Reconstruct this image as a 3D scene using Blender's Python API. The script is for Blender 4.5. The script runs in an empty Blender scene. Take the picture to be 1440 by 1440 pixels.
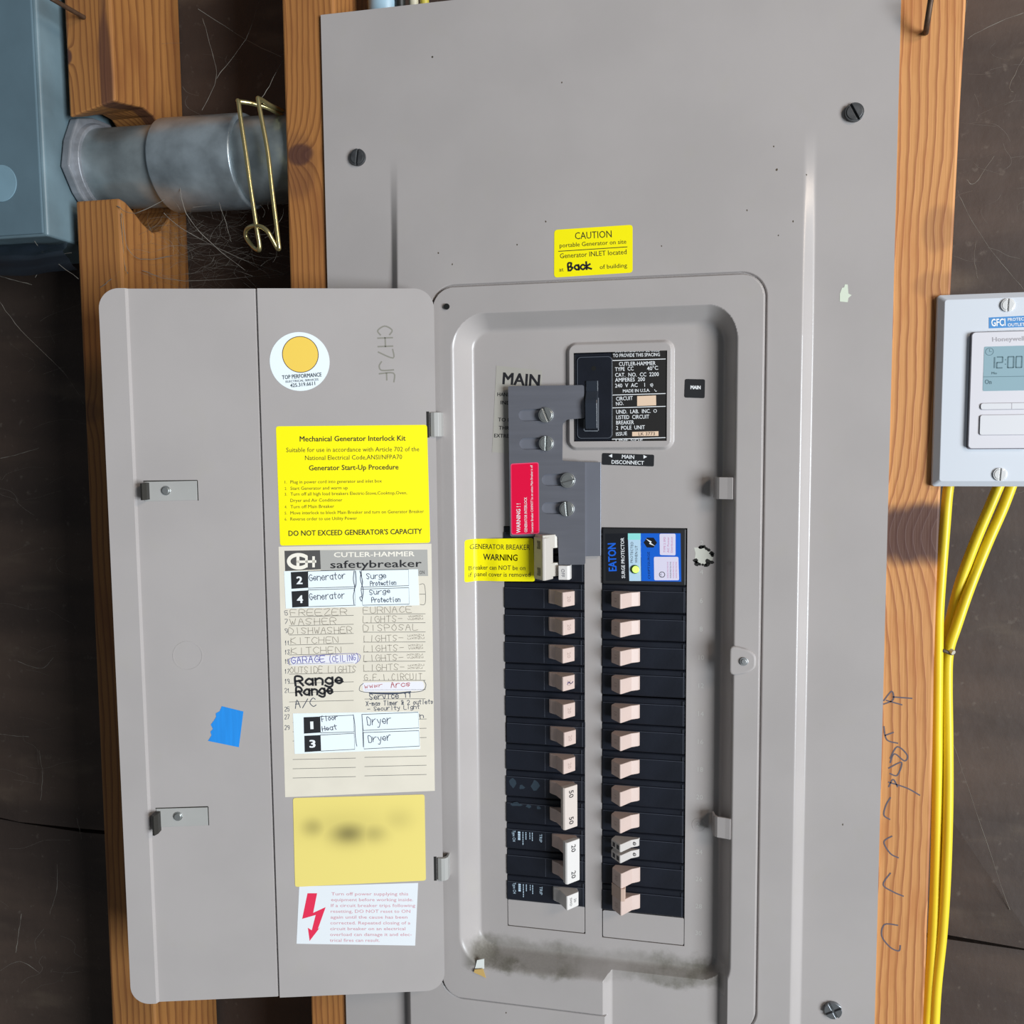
import bpy, bmesh, math, random
import numpy as np
from mathutils import Vector, Matrix
random.seed(7)
SC = bpy.context.scene
COL = SC.collection
MM = 0.001
ZOFF = 1450.0            # the panel's first breaker row hangs 1.45 m above the floor (all lengths below are millimetres)

# ------------------------------------------------------------------ camera
FPX = 1276.431
YAW, PITCH, ROLL = 0.211, -0.084, -0.009
CAM = Vector((184.25, -591.48, 99.8))
def cam_axes():
    ca, sa, cb, sb, cc, sc = math.cos(YAW), math.sin(YAW), math.cos(PITCH), math.sin(PITCH), math.cos(ROLL), math.sin(ROLL)
    r = Vector((ca, sa, 0)); f = Vector((-sa*cb, ca*cb, sb)); u = r.cross(f)
    return cc*r + sc*u, -sc*r + cc*u, f
RX, UY, FW = cam_axes()
cd = bpy.data.cameras.new('camera'); cam = bpy.data.objects.new('camera', cd); COL.objects.link(cam)
cd.sensor_width = 36; cd.lens = FPX*36/1440; cd.clip_start = 0.01
m = Matrix.Identity(4)
for i in range(3):
    m[i][0], m[i][1], m[i][2] = RX[i], UY[i], -FW[i]
m[0][3], m[1][3], m[2][3] = CAM.x*MM, CAM.y*MM, (CAM.z+ZOFF)*MM
cam.matrix_world = m
SC.camera = cam

# ------------------------------------------------------------------ light: a cloudy garage, the open door behind and to the right
w = bpy.data.worlds.new('world'); SC.world = w; w.use_nodes = True
bg = w.node_tree.nodes['Background']; bg.inputs[0].default_value = (0.80, 0.90, 1.0, 1); bg.inputs[1].default_value = 0.10
def area(name, loc, target, sx, sy, power, color):
    l = bpy.data.lights.new(name, 'AREA'); l.shape = 'RECTANGLE'; l.size = sx; l.size_y = sy; l.energy = power; l.color = color
    o = bpy.data.objects.new(name, l); COL.objects.link(o); o.location = loc
    o.rotation_euler = (Vector(target)-Vector(loc)).to_track_quat('-Z', 'Y').to_euler()
    return o
area('garage_door_daylight', (2.62, -2.0, 1.22), (0.1, 0, 1.45), 1.3, 1.4, 142, (0.86, 0.94, 1.0))
area('warm_upper_fill', (1.35, -1.1, 2.3), (0.0, 0, 1.65), 0.45, 0.35, 9, (1.0, 0.82, 0.66))  # added warm light for the tint of the upper half; no lamp is seen
vs = SC.view_settings
vs.view_transform = 'Standard'; vs.look = 'None'; vs.exposure = 0.0; vs.gamma = 1.0; vs.use_curve_mapping = False

# ------------------------------------------------------------------ materials
def lin(h):
    h = h.lstrip('#'); c = [int(h[i:i+2], 16)/255 for i in (0, 2, 4)]
    return [x/12.92 if x <= .04045 else ((x+.055)/1.055)**2.4 for x in c]
_M = {}
def mat(name, col='#808080', rough=.5, metal=0., var=0., vscale=30., bump=0., bscale=400., emit=0., spec=.5, stretch=None):
    if name in _M: return _M[name]
    mt = bpy.data.materials.new(name); mt.use_nodes = True; nt = mt.node_tree; b = nt.nodes['Principled BSDF']
    c = lin(col); b.inputs['Base Color'].default_value = (*c, 1); b.inputs['Roughness'].default_value = rough; b.inputs['Metallic'].default_value = metal
    b.inputs['Specular IOR Level'].default_value = spec
    tc = nt.nodes.new('ShaderNodeTexCoord'); src = tc.outputs['Object']
    if stretch:
        mp = nt.nodes.new('ShaderNodeMapping'); mp.inputs['Scale'].default_value = stretch; nt.links.new(src, mp.inputs[0]); src = mp.outputs[0]
    if var:
        n = nt.nodes.new('ShaderNodeTexNoise'); n.inputs['Scale'].default_value = vscale; n.inputs['Detail'].default_value = 6; nt.links.new(src, n.inputs['Vector'])
        r = nt.nodes.new('ShaderNodeValToRGB'); r.color_ramp.elements[0].position = .3; r.color_ramp.elements[1].position = .7
        r.color_ramp.elements[0].color = (*[x*(1-var) for x in c], 1); r.color_ramp.elements[1].color = (*[min(1, x*(1+var)) for x in c], 1)
        nt.links.new(n.outputs['Fac'], r.inputs[0]); nt.links.new(r.outputs[0], b.inputs['Base Color'])
    if bump:
        n = nt.nodes.new('ShaderNodeTexNoise'); n.inputs['Scale'].default_value = bscale; n.inputs['Detail'].default_value = 3; nt.links.new(src, n.inputs['Vector'])
        bp = nt.nodes.new('ShaderNodeBump'); bp.inputs['Strength'].default_value = bump; bp.inputs['Distance'].default_value = .0008
        nt.links.new(n.outputs['Fac'], bp.inputs['Height']); nt.links.new(bp.outputs[0], b.inputs['Normal'])
    if emit:
        b.inputs['Emission Color'].default_value = (*c, 1); b.inputs['Emission Strength'].default_value = emit
    _M[name] = mt
    return mt
def mth(nt, op, a, b=None, c=None, clamp=False):
    n = nt.nodes.new('ShaderNodeMath'); n.operation = op; n.use_clamp = clamp
    for i, v in enumerate((a, b, c)):
        if v is None: continue
        if isinstance(v, (int, float)): n.inputs[i].default_value = v
        else: nt.links.new(v, n.inputs[i])
    return n.outputs[0]
def mixc(nt, fac, a, b):
    n = nt.nodes.new('ShaderNodeMix'); n.data_type = 'RGBA'
    if isinstance(fac, (int, float)): n.inputs[0].default_value = fac
    else: nt.links.new(fac, n.inputs[0])
    for i, v in ((6, a), (7, b)):
        if isinstance(v, (list, tuple)): n.inputs[i].default_value = (*v[:3], 1)
        else: nt.links.new(v, n.inputs[i])
    return n.outputs[2]
def noise(nt, vec, scale, detail=4, rough=.5):
    n = nt.nodes.new('ShaderNodeTexNoise'); n.inputs['Scale'].default_value = scale; n.inputs['Detail'].default_value = detail; n.inputs['Roughness'].default_value = rough
    nt.links.new(vec, n.inputs['Vector']); return n.outputs['Fac']
def sstep(nt, v, lo, hi):
    n = nt.nodes.new('ShaderNodeMapRange'); n.interpolation_type = 'SMOOTHSTEP'; nt.links.new(v, n.inputs[0])
    n.inputs[1].default_value = lo; n.inputs[2].default_value = hi
    return n.outputs[0]
def mapped(nt, vec, sc):
    mp = nt.nodes.new('ShaderNodeMapping'); mp.inputs['Scale'].default_value = sc; nt.links.new(vec, mp.inputs[0]); return mp.outputs[0]

def wood_mat(name, light, dark, stain, period, seed, knots):
    """sawn fir: grain lines along the height that bend round the knots; knots = (x, y, rx, ry, strength) in mm in the stud's frame"""
    mt = bpy.data.materials.new(name); mt.use_nodes = True; nt = mt.node_tree; b = nt.nodes['Principled BSDF']
    tc = nt.nodes.new('ShaderNodeTexCoord'); v = tc.outputs['Object']
    sp = nt.nodes.new('ShaderNodeSeparateXYZ'); nt.links.new(v, sp.inputs[0])
    x, y, z = sp.outputs
    warp = noise(nt, mapped(nt, v, (3+seed, .8, 3)), 4, 2)
    warp2 = noise(nt, mapped(nt, v, (10, 3+seed, 10)), 6, 3)
    g = mth(nt, 'ADD', mth(nt, 'ADD', x, mth(nt, 'MULTIPLY', z, .55)), mth(nt, 'MULTIPLY', mth(nt, 'SUBTRACT', warp, .5), .016))
    g = mth(nt, 'ADD', g, mth(nt, 'MULTIPLY', mth(nt, 'SUBTRACT', warp2, .5), .0035))
    core = None
    for (kx, ky, rx, ry, s) in knots:
        dx = mth(nt, 'DIVIDE', mth(nt, 'SUBTRACT', x, kx*MM), rx*MM); dy = mth(nt, 'DIVIDE', mth(nt, 'SUBTRACT', y, ky*MM), ry*MM)
        d2 = mth(nt, 'ADD', mth(nt, 'MULTIPLY', dx, dx), mth(nt, 'MULTIPLY', dy, dy))
        fall = mth(nt, 'DIVIDE', 1.0, mth(nt, 'ADD', 1.0, mth(nt, 'MULTIPLY', d2, .6)))
        g = mth(nt, 'ADD', g, mth(nt, 'MULTIPLY', fall, .014*s))
        nz = mth(nt, 'MULTIPLY', mth(nt, 'SUBTRACT', warp2, .5), 1.6)
        k = mth(nt, 'MULTIPLY', mth(nt, 'SUBTRACT', 1.0, sstep(nt, mth(nt, 'ADD', d2, nz), .5, 1.5)), s)
        core = k if core is None else mth(nt, 'MAXIMUM', core, k)
    sw = mth(nt, 'FRACT', mth(nt, 'MULTIPLY', g, 1000/period))
    late = mth(nt, 'MULTIPLY', sstep(nt, sw, .45, .92), mth(nt, 'SUBTRACT', 1.0, sstep(nt, sw, .93, 1.0)))
    fib = noise(nt, mapped(nt, v, (900, 14, 900)), 1, 3)
    big = noise(nt, mapped(nt, v, (22, 6, 22)), 1.5+seed, 3)
    c = mixc(nt, mth(nt, 'MULTIPLY', late, .75), lin(light), lin(dark))
    c = mixc(nt, mth(nt, 'MULTIPLY', sstep(nt, big, .48, .75), .55), c, lin(stain))
    c = mixc(nt, mth(nt, 'MULTIPLY', sstep(nt, fib, .5, .8), .30), c, lin(dark))
    if core is not None: c = mixc(nt, core, c, lin('#4a2c26'))
    nt.links.new(c, b.inputs['Base Color']); b.inputs['Roughness'].default_value = .62
    bp = nt.nodes.new('ShaderNodeBump'); bp.inputs['Strength'].default_value = .25; bp.inputs['Distance'].default_value = .0006
    nt.links.new(mth(nt, 'ADD', fib, mth(nt, 'MULTIPLY', late, .5)), bp.inputs['Height']); nt.links.new(bp.outputs[0], b.inputs['Normal'])
    return mt

def paint_mat(name, base, dust=False):
    """grey baked enamel with faint mottling and a few chips; dust lies in the bottom of the pressed dish"""
    mt = bpy.data.materials.new(name); mt.use_nodes = True; nt = mt.node_tree; b = nt.nodes['Principled BSDF']
    tc = nt.nodes.new('ShaderNodeTexCoord'); v = tc.outputs['Object']
    c0 = lin(base)
    n1 = noise(nt, v, 14, 5); n2 = noise(nt, v, 55, 4)
    c = mixc(nt, sstep(nt, n1, .3, .7), [x*.965 for x in c0], [x*1.03 for x in c0])
    c = mixc(nt, mth(nt, 'MULTIPLY', sstep(nt, n2, .55, .8), .12), c, lin('#a8a394'))
    vo = nt.nodes.new('ShaderNodeTexVoronoi'); vo.inputs['Scale'].default_value = 26; nt.links.new(v, vo.inputs['Vector'])
    chip = mth(nt, 'LESS_THAN', vo.outputs['Distance'], .021)
    keep = nt.nodes.new('ShaderNodeSeparateColor'); nt.links.new(vo.outputs['Color'], keep.inputs[0])
    chip = mth(nt, 'MULTIPLY', chip, mth(nt, 'LESS_THAN', keep.outputs[0], .2))
    c = mixc(nt, chip, c, lin('#4a443c'))
    if dust:
        sp = nt.nodes.new('ShaderNodeSeparateXYZ'); nt.links.new(v, sp.inputs[0]); x, y, z = sp.outputs
        nz = mth(nt, 'SUBTRACT', noise(nt, v, 60, 6, .65), .5)
        yy = mth(nt, 'ADD', y, mth(nt, 'MULTIPLY', nz, .02))
        m1 = mth(nt, 'MULTIPLY', sstep(nt, yy, -.276, -.269), mth(nt, 'SUBTRACT', 1.0, sstep(nt, yy, -.262, -.252)))
        m2 = mth(nt, 'MULTIPLY', sstep(nt, x, .017, .026), mth(nt, 'SUBTRACT', 1.0, sstep(nt, x, .196, .2)))
        gap = mth(nt, 'MULTIPLY', sstep(nt, x, .085, .11), mth(nt, 'SUBTRACT', 1.0, sstep(nt, x, .13, .155)))
        patch = mth(nt, 'MULTIPLY', mth(nt, 'ADD', .6, mth(nt, 'MULTIPLY', sstep(nt, noise(nt, mapped(nt, v, (1, .5, 1)), 40, 4), .40, .6), .4)), mth(nt, 'SUBTRACT', 1.0, mth(nt, 'MULTIPLY', gap, .6)))
        d = mth(nt, 'MULTIPLY', mth(nt, 'MULTIPLY', m1, m2), patch)
        grit = mixc(nt, noise(nt, v, 700, 3), lin('#4e4a41'), lin('#7a766b'))
        c = mixc(nt, mth(nt, 'MULTIPLY', d, .92), c, grit)
        r = mth(nt, 'ADD', .27, mth(nt, 'MULTIPLY', d, .5)); nt.links.new(r, b.inputs['Roughness'])
    else: b.inputs['Roughness'].default_value = .28
    nt.links.new(c, b.inputs['Base Color'])
    bp = nt.nodes.new('ShaderNodeBump'); bp.inputs['Strength'].default_value = .05; bp.inputs['Distance'].default_value = .0005
    nt.links.new(noise(nt, v, 240, 2), bp.inputs['Height']); nt.links.new(bp.outputs[0], b.inputs['Normal'])
    return mt

GREY = '#aba5a3'
PAINT = paint_mat('grey_enamel_dusty', GREY, True)
PAINT2 = paint_mat('grey_enamel', GREY)
BLACK = mat('black_bakelite', '#171a23', .36, var=.25, vscale=40, bump=.1, bscale=300)
EDGEG = mat('black_edge_highlight', '#464a55', .45)  # lighter grey that paints the lit look of worn body edges
BLACKM = mat('black_matt', '#17181c', .55)
CREAM = mat('pinkish_cream_toggle', '#c6b0a7', .45, var=.04, vscale=90)
WHITEP = mat('white_plastic', '#d2cecb', .4, var=.02)
STEEL = mat('grey_steel_plate', '#73747c', .45, .35, var=.06, vscale=20, stretch=(1, 12, 1))
ZINC = mat('zinc_screw', '#b8bab8', .3, .8)
DARKSCREW = mat('aged_screw', '#57585a', .45, .6, var=.25, vscale=300)
YEL = mat('yellow_vinyl', '#fdf00c', .4, spec=.35)
INK = mat('dark_print', '#2b2a12', .6)
INKK = mat('black_ink', '#17171c', .6)
PEN = mat('ball_pen', '#3c4456', .6)
PENCIL = mat('pencil', '#8d8578', .7)
WHITEV = mat('white_vinyl', '#e9f2f6', .45, spec=.35)
CREAMP = mat('aged_paper', '#ded6c6', .8, var=.04, vscale=40)
RULE = mat('printed_rule', '#5d5b58', .7)
WTXT = mat('white_print', '#eceef0', .5)
REDV = mat('red_vinyl', '#ea0f42', .4, spec=.35)

# ------------------------------------------------------------------ frames, meshes, objects
class Frame:
    """a flat working frame: local x to the right, y up, z out of the wall; px() finds where a line of sight meets its plane"""
    def __init__(s, x, y, z, th=0.):
        s.o = Vector((x, y, z)); s.th = th
        c, sn = math.cos(th), math.sin(th)
        s.ex, s.ey, s.ez = Vector((c, sn, 0)), Vector((0, 0, 1)), Vector((sn, -c, 0))
    def px(s, u, v, out=0.):
        d = FW*FPX + RX*(u-720) - UY*(v-720)
        o = s.o + s.ez*out
        p = CAM + d*((o-CAM).dot(s.ez)/d.dot(s.ez)) - s.o
        return (p.dot(s.ex), p.dot(s.ey))
    def at(s, u, v, out=0.):
        """a frame of the same facing with its origin where the sight line (u, v) meets this plane"""
        x, y = s.px(u, v, out); p = s.o + s.ex*x + s.ey*y + s.ez*out
        return Frame(p.x, p.y, p.z, s.th)
def wall(out): return Frame(0, -out, 0)
TH = 0.26992
DOORF = Frame(8.31, -9.29, 0, TH)       # hinge line of the open door; the door runs to negative x

class MB:
    def __init__(s): s.v = []; s.f = []; s.m = []; s.smooth = False
    def add(s, vs, fs, mi=0):
        b = len(s.v); s.v += [tuple(p) for p in vs]; s.f += [tuple(b+i for i in f) for f in fs]; s.m += [mi]*len(fs); return s
    def box(s, x0, x1, y0, y1, z0, z1, mi=0):
        p = [(x, y, z) for x in (x0, x1) for y in (y0, y1) for z in (z0, z1)]
        return s.add(p, [(0, 1, 3, 2), (4, 6, 7, 5), (0, 4, 5, 1), (2, 3, 7, 6), (0, 2, 6, 4), (1, 5, 7, 3)], mi)
    def prism(s, poly, z0, z1, mi=0, axis='z'):
        a = sum(poly[i-1][0]*poly[i][1]-poly[i][0]*poly[i-1][1] for i in range(len(poly)))
        if a < 0: poly = poly[::-1]
        n = len(poly)
        mk = {'z': lambda p, q: (p[0], p[1], q), 'y': lambda p, q: (p[0], q, p[1]), 'x': lambda p, q: (q, p[0], p[1])}[axis]
        vs = [mk(p, z0) for p in poly]+[mk(p, z1) for p in poly]
        fs = [tuple(range(n))[::-1], tuple(range(n, 2*n))]+[(i, (i+1) % n, n+(i+1) % n, n+i) for i in range(n)]
        if axis == 'y': fs = [f[::-1] for f in fs]
        return s.add(vs, fs, mi)
    def disc(s, cx, cy, r, z0, z1, n=32, mi=0, ry=None):
        return s.prism([(cx+r*math.cos(i*2*math.pi/n), cy+(ry or r)*math.sin(i*2*math.pi/n)) for i in range(n)], z0, z1, mi)
    def ring(s, cx, cy, r0, r1, z0, z1, n=40, mi=0):
        vs = []; fs = []
        for i in range(n):
            a = i*2*math.pi/n
            for r, z in ((r0, z0), (r1, z0), (r1, z1), (r0, z1)): vs.append((cx+r*math.cos(a), cy+r*math.sin(a), z))
        for i in range(n):
            j = (i+1) % n
            for k in range(4): fs.append((4*i+k, 4*i+(k+1) % 4, 4*j+(k+1) % 4, 4*j+k)[::-1])
        return s.add(vs, fs, mi)
    def tube(s, pts, r, n=8, mi=0, flat=1., closed=True):
        pts = [Vector(p) for p in pts]; vs = []; fs = []
        up = None
        for i, p in enumerate(pts):
            t = (pts[min(i+1, len(pts)-1)]-pts[max(i-1, 0)]).normalized()
            if up is None: up = Vector((0, 0, 1)) if abs(t.z) < .9 else Vector((1, 0, 0))
            a = t.cross(up).normalized(); up = a.cross(t).normalized()
            rr = r[i] if isinstance(r, (list, tuple)) else r
            for k in range(n):
                q = 2*math.pi*k/n; vs.append(p+a*(rr*math.cos(q))+up*(rr*flat*math.sin(q)))
        for i in range(len(pts)-1):
            for k in range(n):
                fs.append((i*n+k, i*n+(k+1) % n, (i+1)*n+(k+1) % n, (i+1)*n+k)[::-1])
        if closed: fs += [tuple(range(n)), tuple(range((len(pts)-1)*n, len(pts)*n))[::-1]]
        return s.add(vs, fs, mi)
    def ribbon(s, pts, w, z, mi=0):
        """a pen stroke: a flat band along 2-D points"""
        P = [Vector(p) for p in pts]; n = len(P)
        if n < 2: return s
        vs = []
        for i in range(n):
            t = P[min(i+1, n-1)]-P[max(i-1, 0)]
            if t.length < 1e-9: t = Vector((1, 0))
            t.normalize(); q = Vector((-t.y, t.x))*(w/2)
            e = t*(w/2)*(-1 if i == 0 else 1 if i == n-1 else 0)
            vs += [(*(P[i]+q+e), z), (*(P[i]-q+e), z)]
        return s.add(vs, [(2*i, 2*i+1, 2*i+3, 2*i+2) for i in range(n-1)], mi)
    def xform(s, fn): s.v = [fn(*p) for p in s.v]; return s
    def obj(s, name, mats, parent=None, bevel=0., seg=2, smooth=False):
        me = bpy.data.meshes.new(name)
        me.from_pydata([(a*MM, b*MM, c*MM) for a, b, c in s.v], [], s.f)
        for mt in (mats if isinstance(mats, (list, tuple)) else [mats]): me.materials.append(mt)
        me.polygons.foreach_set('material_index', s.m)
        if smooth: me.polygons.foreach_set('use_smooth', [True]*len(s.f))
        me.update()
        o = bpy.data.objects.new(name, me); COL.objects.link(o)
        if parent is not None: o.parent = parent
        if bevel:
            b = o.modifiers.new('edge', 'BEVEL'); b.width = bevel*MM; b.segments = seg; b.limit_method = 'ANGLE'; b.angle_limit = math.radians(35)
            b.harden_normals = False
        return o
def place(o, fr, tilt=0.):
    o.location = (fr.o.x*MM, fr.o.y*MM, (fr.o.z+ZOFF)*MM); o.rotation_euler = (math.pi/2-tilt, 0, fr.th)
def tag(o, label, cat, group=None, kind=None):
    o['label'] = label; o['category'] = cat
    if group: o['group'] = group
    if kind: o['kind'] = kind
    return o
def thing(name, fr, label, cat, group=None):
    o = bpy.data.objects.new(name, None); COL.objects.link(o); o.empty_display_size = .02; place(o, fr)
    return tag(o, label, cat, group)
def smooth_line(pts, k=6):
    if len(pts) < 3: return [tuple(p) for p in pts]
    P = [Vector(p) for p in pts]; out = []
    for i in range(len(P)-1):
        a, b, c, d = P[max(i-1, 0)], P[i], P[i+1], P[min(i+2, len(P)-1)]
        for j in range(k):
            t = j/k
            out.append(tuple(.5*((2*b)+(c-a)*t+(2*a-5*b+4*c-d)*t*t+(3*b-a-3*c+d)*t**3)))
    out.append(tuple(P[-1])); return out
def rrect(x0, x1, y0, y1, r, n=6):
    o = []
    for cx, cy, a0 in ((x1-r, y1-r, 0), (x0+r, y1-r, 90), (x0+r, y0+r, 180), (x1-r, y0+r, 270)):
        for i in range(n+1):
            a = math.radians(a0+90*i/n); o.append((cx+r*math.cos(a), cy+r*math.sin(a)))
    return o
def round_poly(P, r, n=4):
    P = [Vector(p) for p in P]; o = []
    for i in range(len(P)):
        a, b, c = P[i-1], P[i], P[(i+1) % len(P)]
        u, v = (a-b), (c-b); k = min(r, u.length*.45, v.length*.45); p, q = b+u.normalized()*k, b+v.normalized()*k
        for j in range(n+1):
            t = j/n; o.append(tuple(p*(1-t)**2+b*2*t*(1-t)+q*t*t))
    return o

# ------------------------------------------------------------------ lettering
_TX = {}
def glyphs(s, bold):
    k = (s, bold)
    if k not in _TX:
        cu = bpy.data.curves.new('t', 'FONT'); cu.body = s; cu.size = 1; cu.resolution_u = 2
        o = bpy.data.objects.new('t', cu); COL.objects.link(o)
        dg = bpy.context.evaluated_depsgraph_get(); me = o.evaluated_get(dg).to_mesh()
        v = [(p.co.x, p.co.y) for p in me.vertices]; f = [tuple(p.vertices) for p in me.polygons]
        o.evaluated_get(dg).to_mesh_clear(); bpy.data.objects.remove(o); bpy.data.curves.remove(cu)
        if bold:          # heavier strokes: the same letters laid down four times, a hair apart
            n = len(v); d = bold*.9
            v = [(x+dx, y+dy) for dx, dy in ((-d, -d*.6), (d, -d*.6), (d, d*.6), (-d, d*.6), (0, 0)) for x, y in v]
            f = [tuple(i+n*q for i in p) for q in range(5) for p in f]
        _TX[k] = (v, f)
    return _TX[k]
def basis(fr, p0, p1, cap, out):
    a, b = Vector(fr.px(*p0, out)), Vector(fr.px(*p1, out))
    d = Vector((p1[0]-p0[0], p1[1]-p0[1])).normalized(); up = (p0[0]+d.y*cap, p0[1]-d.x*cap)
    e = Vector(fr.px(*up, out))-a
    return a, b-a, e
def text(mb, fr, s, p0, p1, cap, out=0., z=.2, mi=0, bold=0.):
    """s set so that it runs from photo point p0 to p1 along its baseline, capitals cap pixels tall"""
    v, f = glyphs(s, bold)
    if not v: return
    x0 = min(p[0] for p in v); x1 = max(p[0] for p in v)
    a, d, e = basis(fr, p0, p1, cap, out)
    k = len(v)//5 if bold else len(v)
    mb.add([(*(a+d*((p[0]-x0)/max(1e-6, x1-x0))+e*(p[1]/.70)), z+.012*(i//k)) for i, p in enumerate(v)], f, mi)
# a one-stroke hand: points on a 5 x 10 grid, base line 2, capitals to 8, small letters to 6
HAND = {
 'A': '02 28 42|15 35', 'B': '02 08 38 37 25 05|25 44 33 22 02', 'C': '47 28 05 22 43', 'D': '02 08 37 45 32 02', 'E': '48 08 02 42|05 35', 'F': '48 08 02|05 35',
 'G': '47 28 05 22 43 45 25', 'H': '08 02|48 42|05 45', 'I': '28 22', 'J': '48 43 22 03', 'K': '08 02|48 05 42', 'L': '08 02 42', 'M': '02 08 24 48 42', 'N': '02 08 42 48',
 'O': '28 05 22 45 28', 'P': '02 08 38 46 35 05', 'Q': '28 05 22 45 28|23 41', 'R': '02 08 38 46 35 05|25 42', 'S': '47 28 07 15 34 33 22 03', 'T': '08 48|28 22', 'U': '08 03 22 43 48',
 'V': '08 22 48', 'W': '08 12 26 32 48', 'X': '08 42|48 02', 'Y': '08 25 48|25 22', 'Z': '08 48 02 42',
 'a': '45 26 04 22 43|46 42', 'b': '08 02|04 26 44 22 02', 'c': '45 26 04 22 43', 'd': '48 42|44 26 04 22 43', 'e': '04 44 26 04 22 43', 'f': '47 28 17 12|06 36', 'g': '45 26 04 22 43|46 41 20 01',
 'h': '08 02|05 26 45 42', 'i': '26 22|27 28', 'j': '36 31 10', 'k': '08 02|36 04 42', 'l': '28 22', 'm': '06 02|05 16 24 22|25 36 44 42', 'n': '06 02|05 26 45 42', 'o': '26 04 22 44 26',
 'p': '06 00|05 26 44 22 03', 'q': '45 26 04 22 43|46 40', 'r': '06 02|04 26 46', 's': '45 26 05 34 33 22 03', 't': '28 23 32|06 46', 'u': '06 03 22 43|46 42', 'v': '06 22 46', 'w': '06 12 25 32 46',
 'x': '06 42|46 02', 'y': '06 23|46 20 00', 'z': '06 46 02 42',
 '0': '28 05 22 45 28', '1': '16 28 22', '2': '07 28 46 02 42', '3': '08 48 25 44 22 03', '4': '38 04 44|38 32', '5': '48 08 05 36 43 22 03', '6': '38 05 03 22 43 35 04', '7': '08 48 12',
 '8': '25 07 28 47 25 03 22 43 25', '9': '44 25 07 28 47 43 22', '-': '05 45', '/': '48 02', '(': '39 15 31', ')': '19 35 11', '.': '22 23', ',': '23 11', "'": '28 27', '&': '42 07 28 36 03 22 45', '"': '18 16|38 36', ' ': ''}
def hand(mb, fr, s, p0, p1, cap, wpx=1.1, out=0., z=.25, mi=0, jit=.25, slant=0.):
    a, d, e = basis(fr, p0, p1, cap, out)
    n = len(s); cw = d/max(n-.25, .75); wmm = wpx*e.length/cap
    for i, ch in enumerate(s):
        for st in HAND.get(ch, '').split('|'):
            if not st: continue
            pts = []
            for tok in st.split():
                gx, gy = int(tok[0])+random.uniform(-jit, jit), int(tok[1])+random.uniform(-jit, jit)
                pts.append(a+cw*(i+gx/5.6)+e*((gy-2)/6)+d.normalized()*(slant*(gy-2)/6*e.length))
            mb.ribbon(smooth_line(pts, 4), wmm, z, mi)
def stroke(mb, fr, pts, wpx, out=0., z=.25, mi=0, smooth=True):
    """a drawn line through photo points"""
    q = [Vector(fr.px(*p, out)) for p in pts]
    p = pts[0]; sc = (Vector(fr.px(p[0]+10, p[1], out))-Vector(fr.px(*p, out))).length/10
    mb.ribbon(smooth_line(q, 5) if smooth else q, wpx*sc, z, mi)
def sheet(mb, fr, corners, out=0., t=.15, z=0., r=0., mi=0):
    P = [fr.px(*c, out) for c in corners]
    if r: P = round_poly(P, r)
    mb.prism(P, z, z+t, mi); return P
def ctr(c): return (sum(p[0] for p in c)/len(c), sum(p[1] for p in c)/len(c))

# ================================================================== THE SETTING
tar = bpy.data.materials.new('tarred_sheathing'); tar.use_nodes = True
nt = tar.node_tree; b = nt.nodes['Principled BSDF']; tc = nt.nodes.new('ShaderNodeTexCoord'); v = tc.outputs['Object']
c = mixc(nt, sstep(nt, noise(nt, mapped(nt, v, (1, 1, 4)), 5, 6), .35, .7), lin('#382c26'), lin('#4b3c33'))
c = mixc(nt, mth(nt, 'MULTIPLY', sstep(nt, noise(nt, mapped(nt, v, (1, 1, 3)), 11, 5), .55, .8), .35), c, lin('#746656'))
c = mixc(nt, mth(nt, 'MULTIPLY', sstep(nt, noise(nt, v, 160, 4), .62, .8), .4), c, lin('#6e655c'))
nt.links.new(c, b.inputs['Base Color']); b.inputs['Roughness'].default_value = .7
bp = nt.nodes.new('ShaderNodeBump'); bp.inputs['Strength'].default_value = .35; bp.inputs['Distance'].default_value = .002
nt.links.new(noise(nt, mapped(nt, v, (22, 1, 16)), 3, 5), bp.inputs['Height']); nt.links.new(bp.outputs[0], b.inputs['Normal'])
def structure(o): o['kind'] = 'structure'; return o
# two lapped courses of sheathing with a dark gap between them
wb = MB()
nxs = [-1500+i*60 for i in range(51)]
prof = [(98, 1000), (98, -180), (95, -243), (114, -243.5), (114, -248), (99, -248.5), (101, -330), (101.5, -1450)]
vs = []
for x in nxs:
    for (y, z) in prof:
        dz = -(x+400)*.034+2.5*math.sin(x*.021) if -300 < z < -200 else 0
        dy = -5*max(0, math.sin(x*.03+1.3))**3 if z in (-243, -243.5) else 0
        vs.append((x, y+dy, z+dz+ZOFF))
k = len(prof)
wb.add(vs, [(i*k+j, i*k+j+1, (i+1)*k+j+1, (i+1)*k+j) for i in range(len(nxs)-1) for j in range(k-1)])
structure(wb.obj('wall_back', tar))
conc = mat('concrete', '#8d8a84', .85, var=.15, vscale=6, bump=.3, bscale=80)
fl = MB().box(-1500, 1500, -2500, 110, -30, 0); structure(fl.obj('floor', conc))

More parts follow.
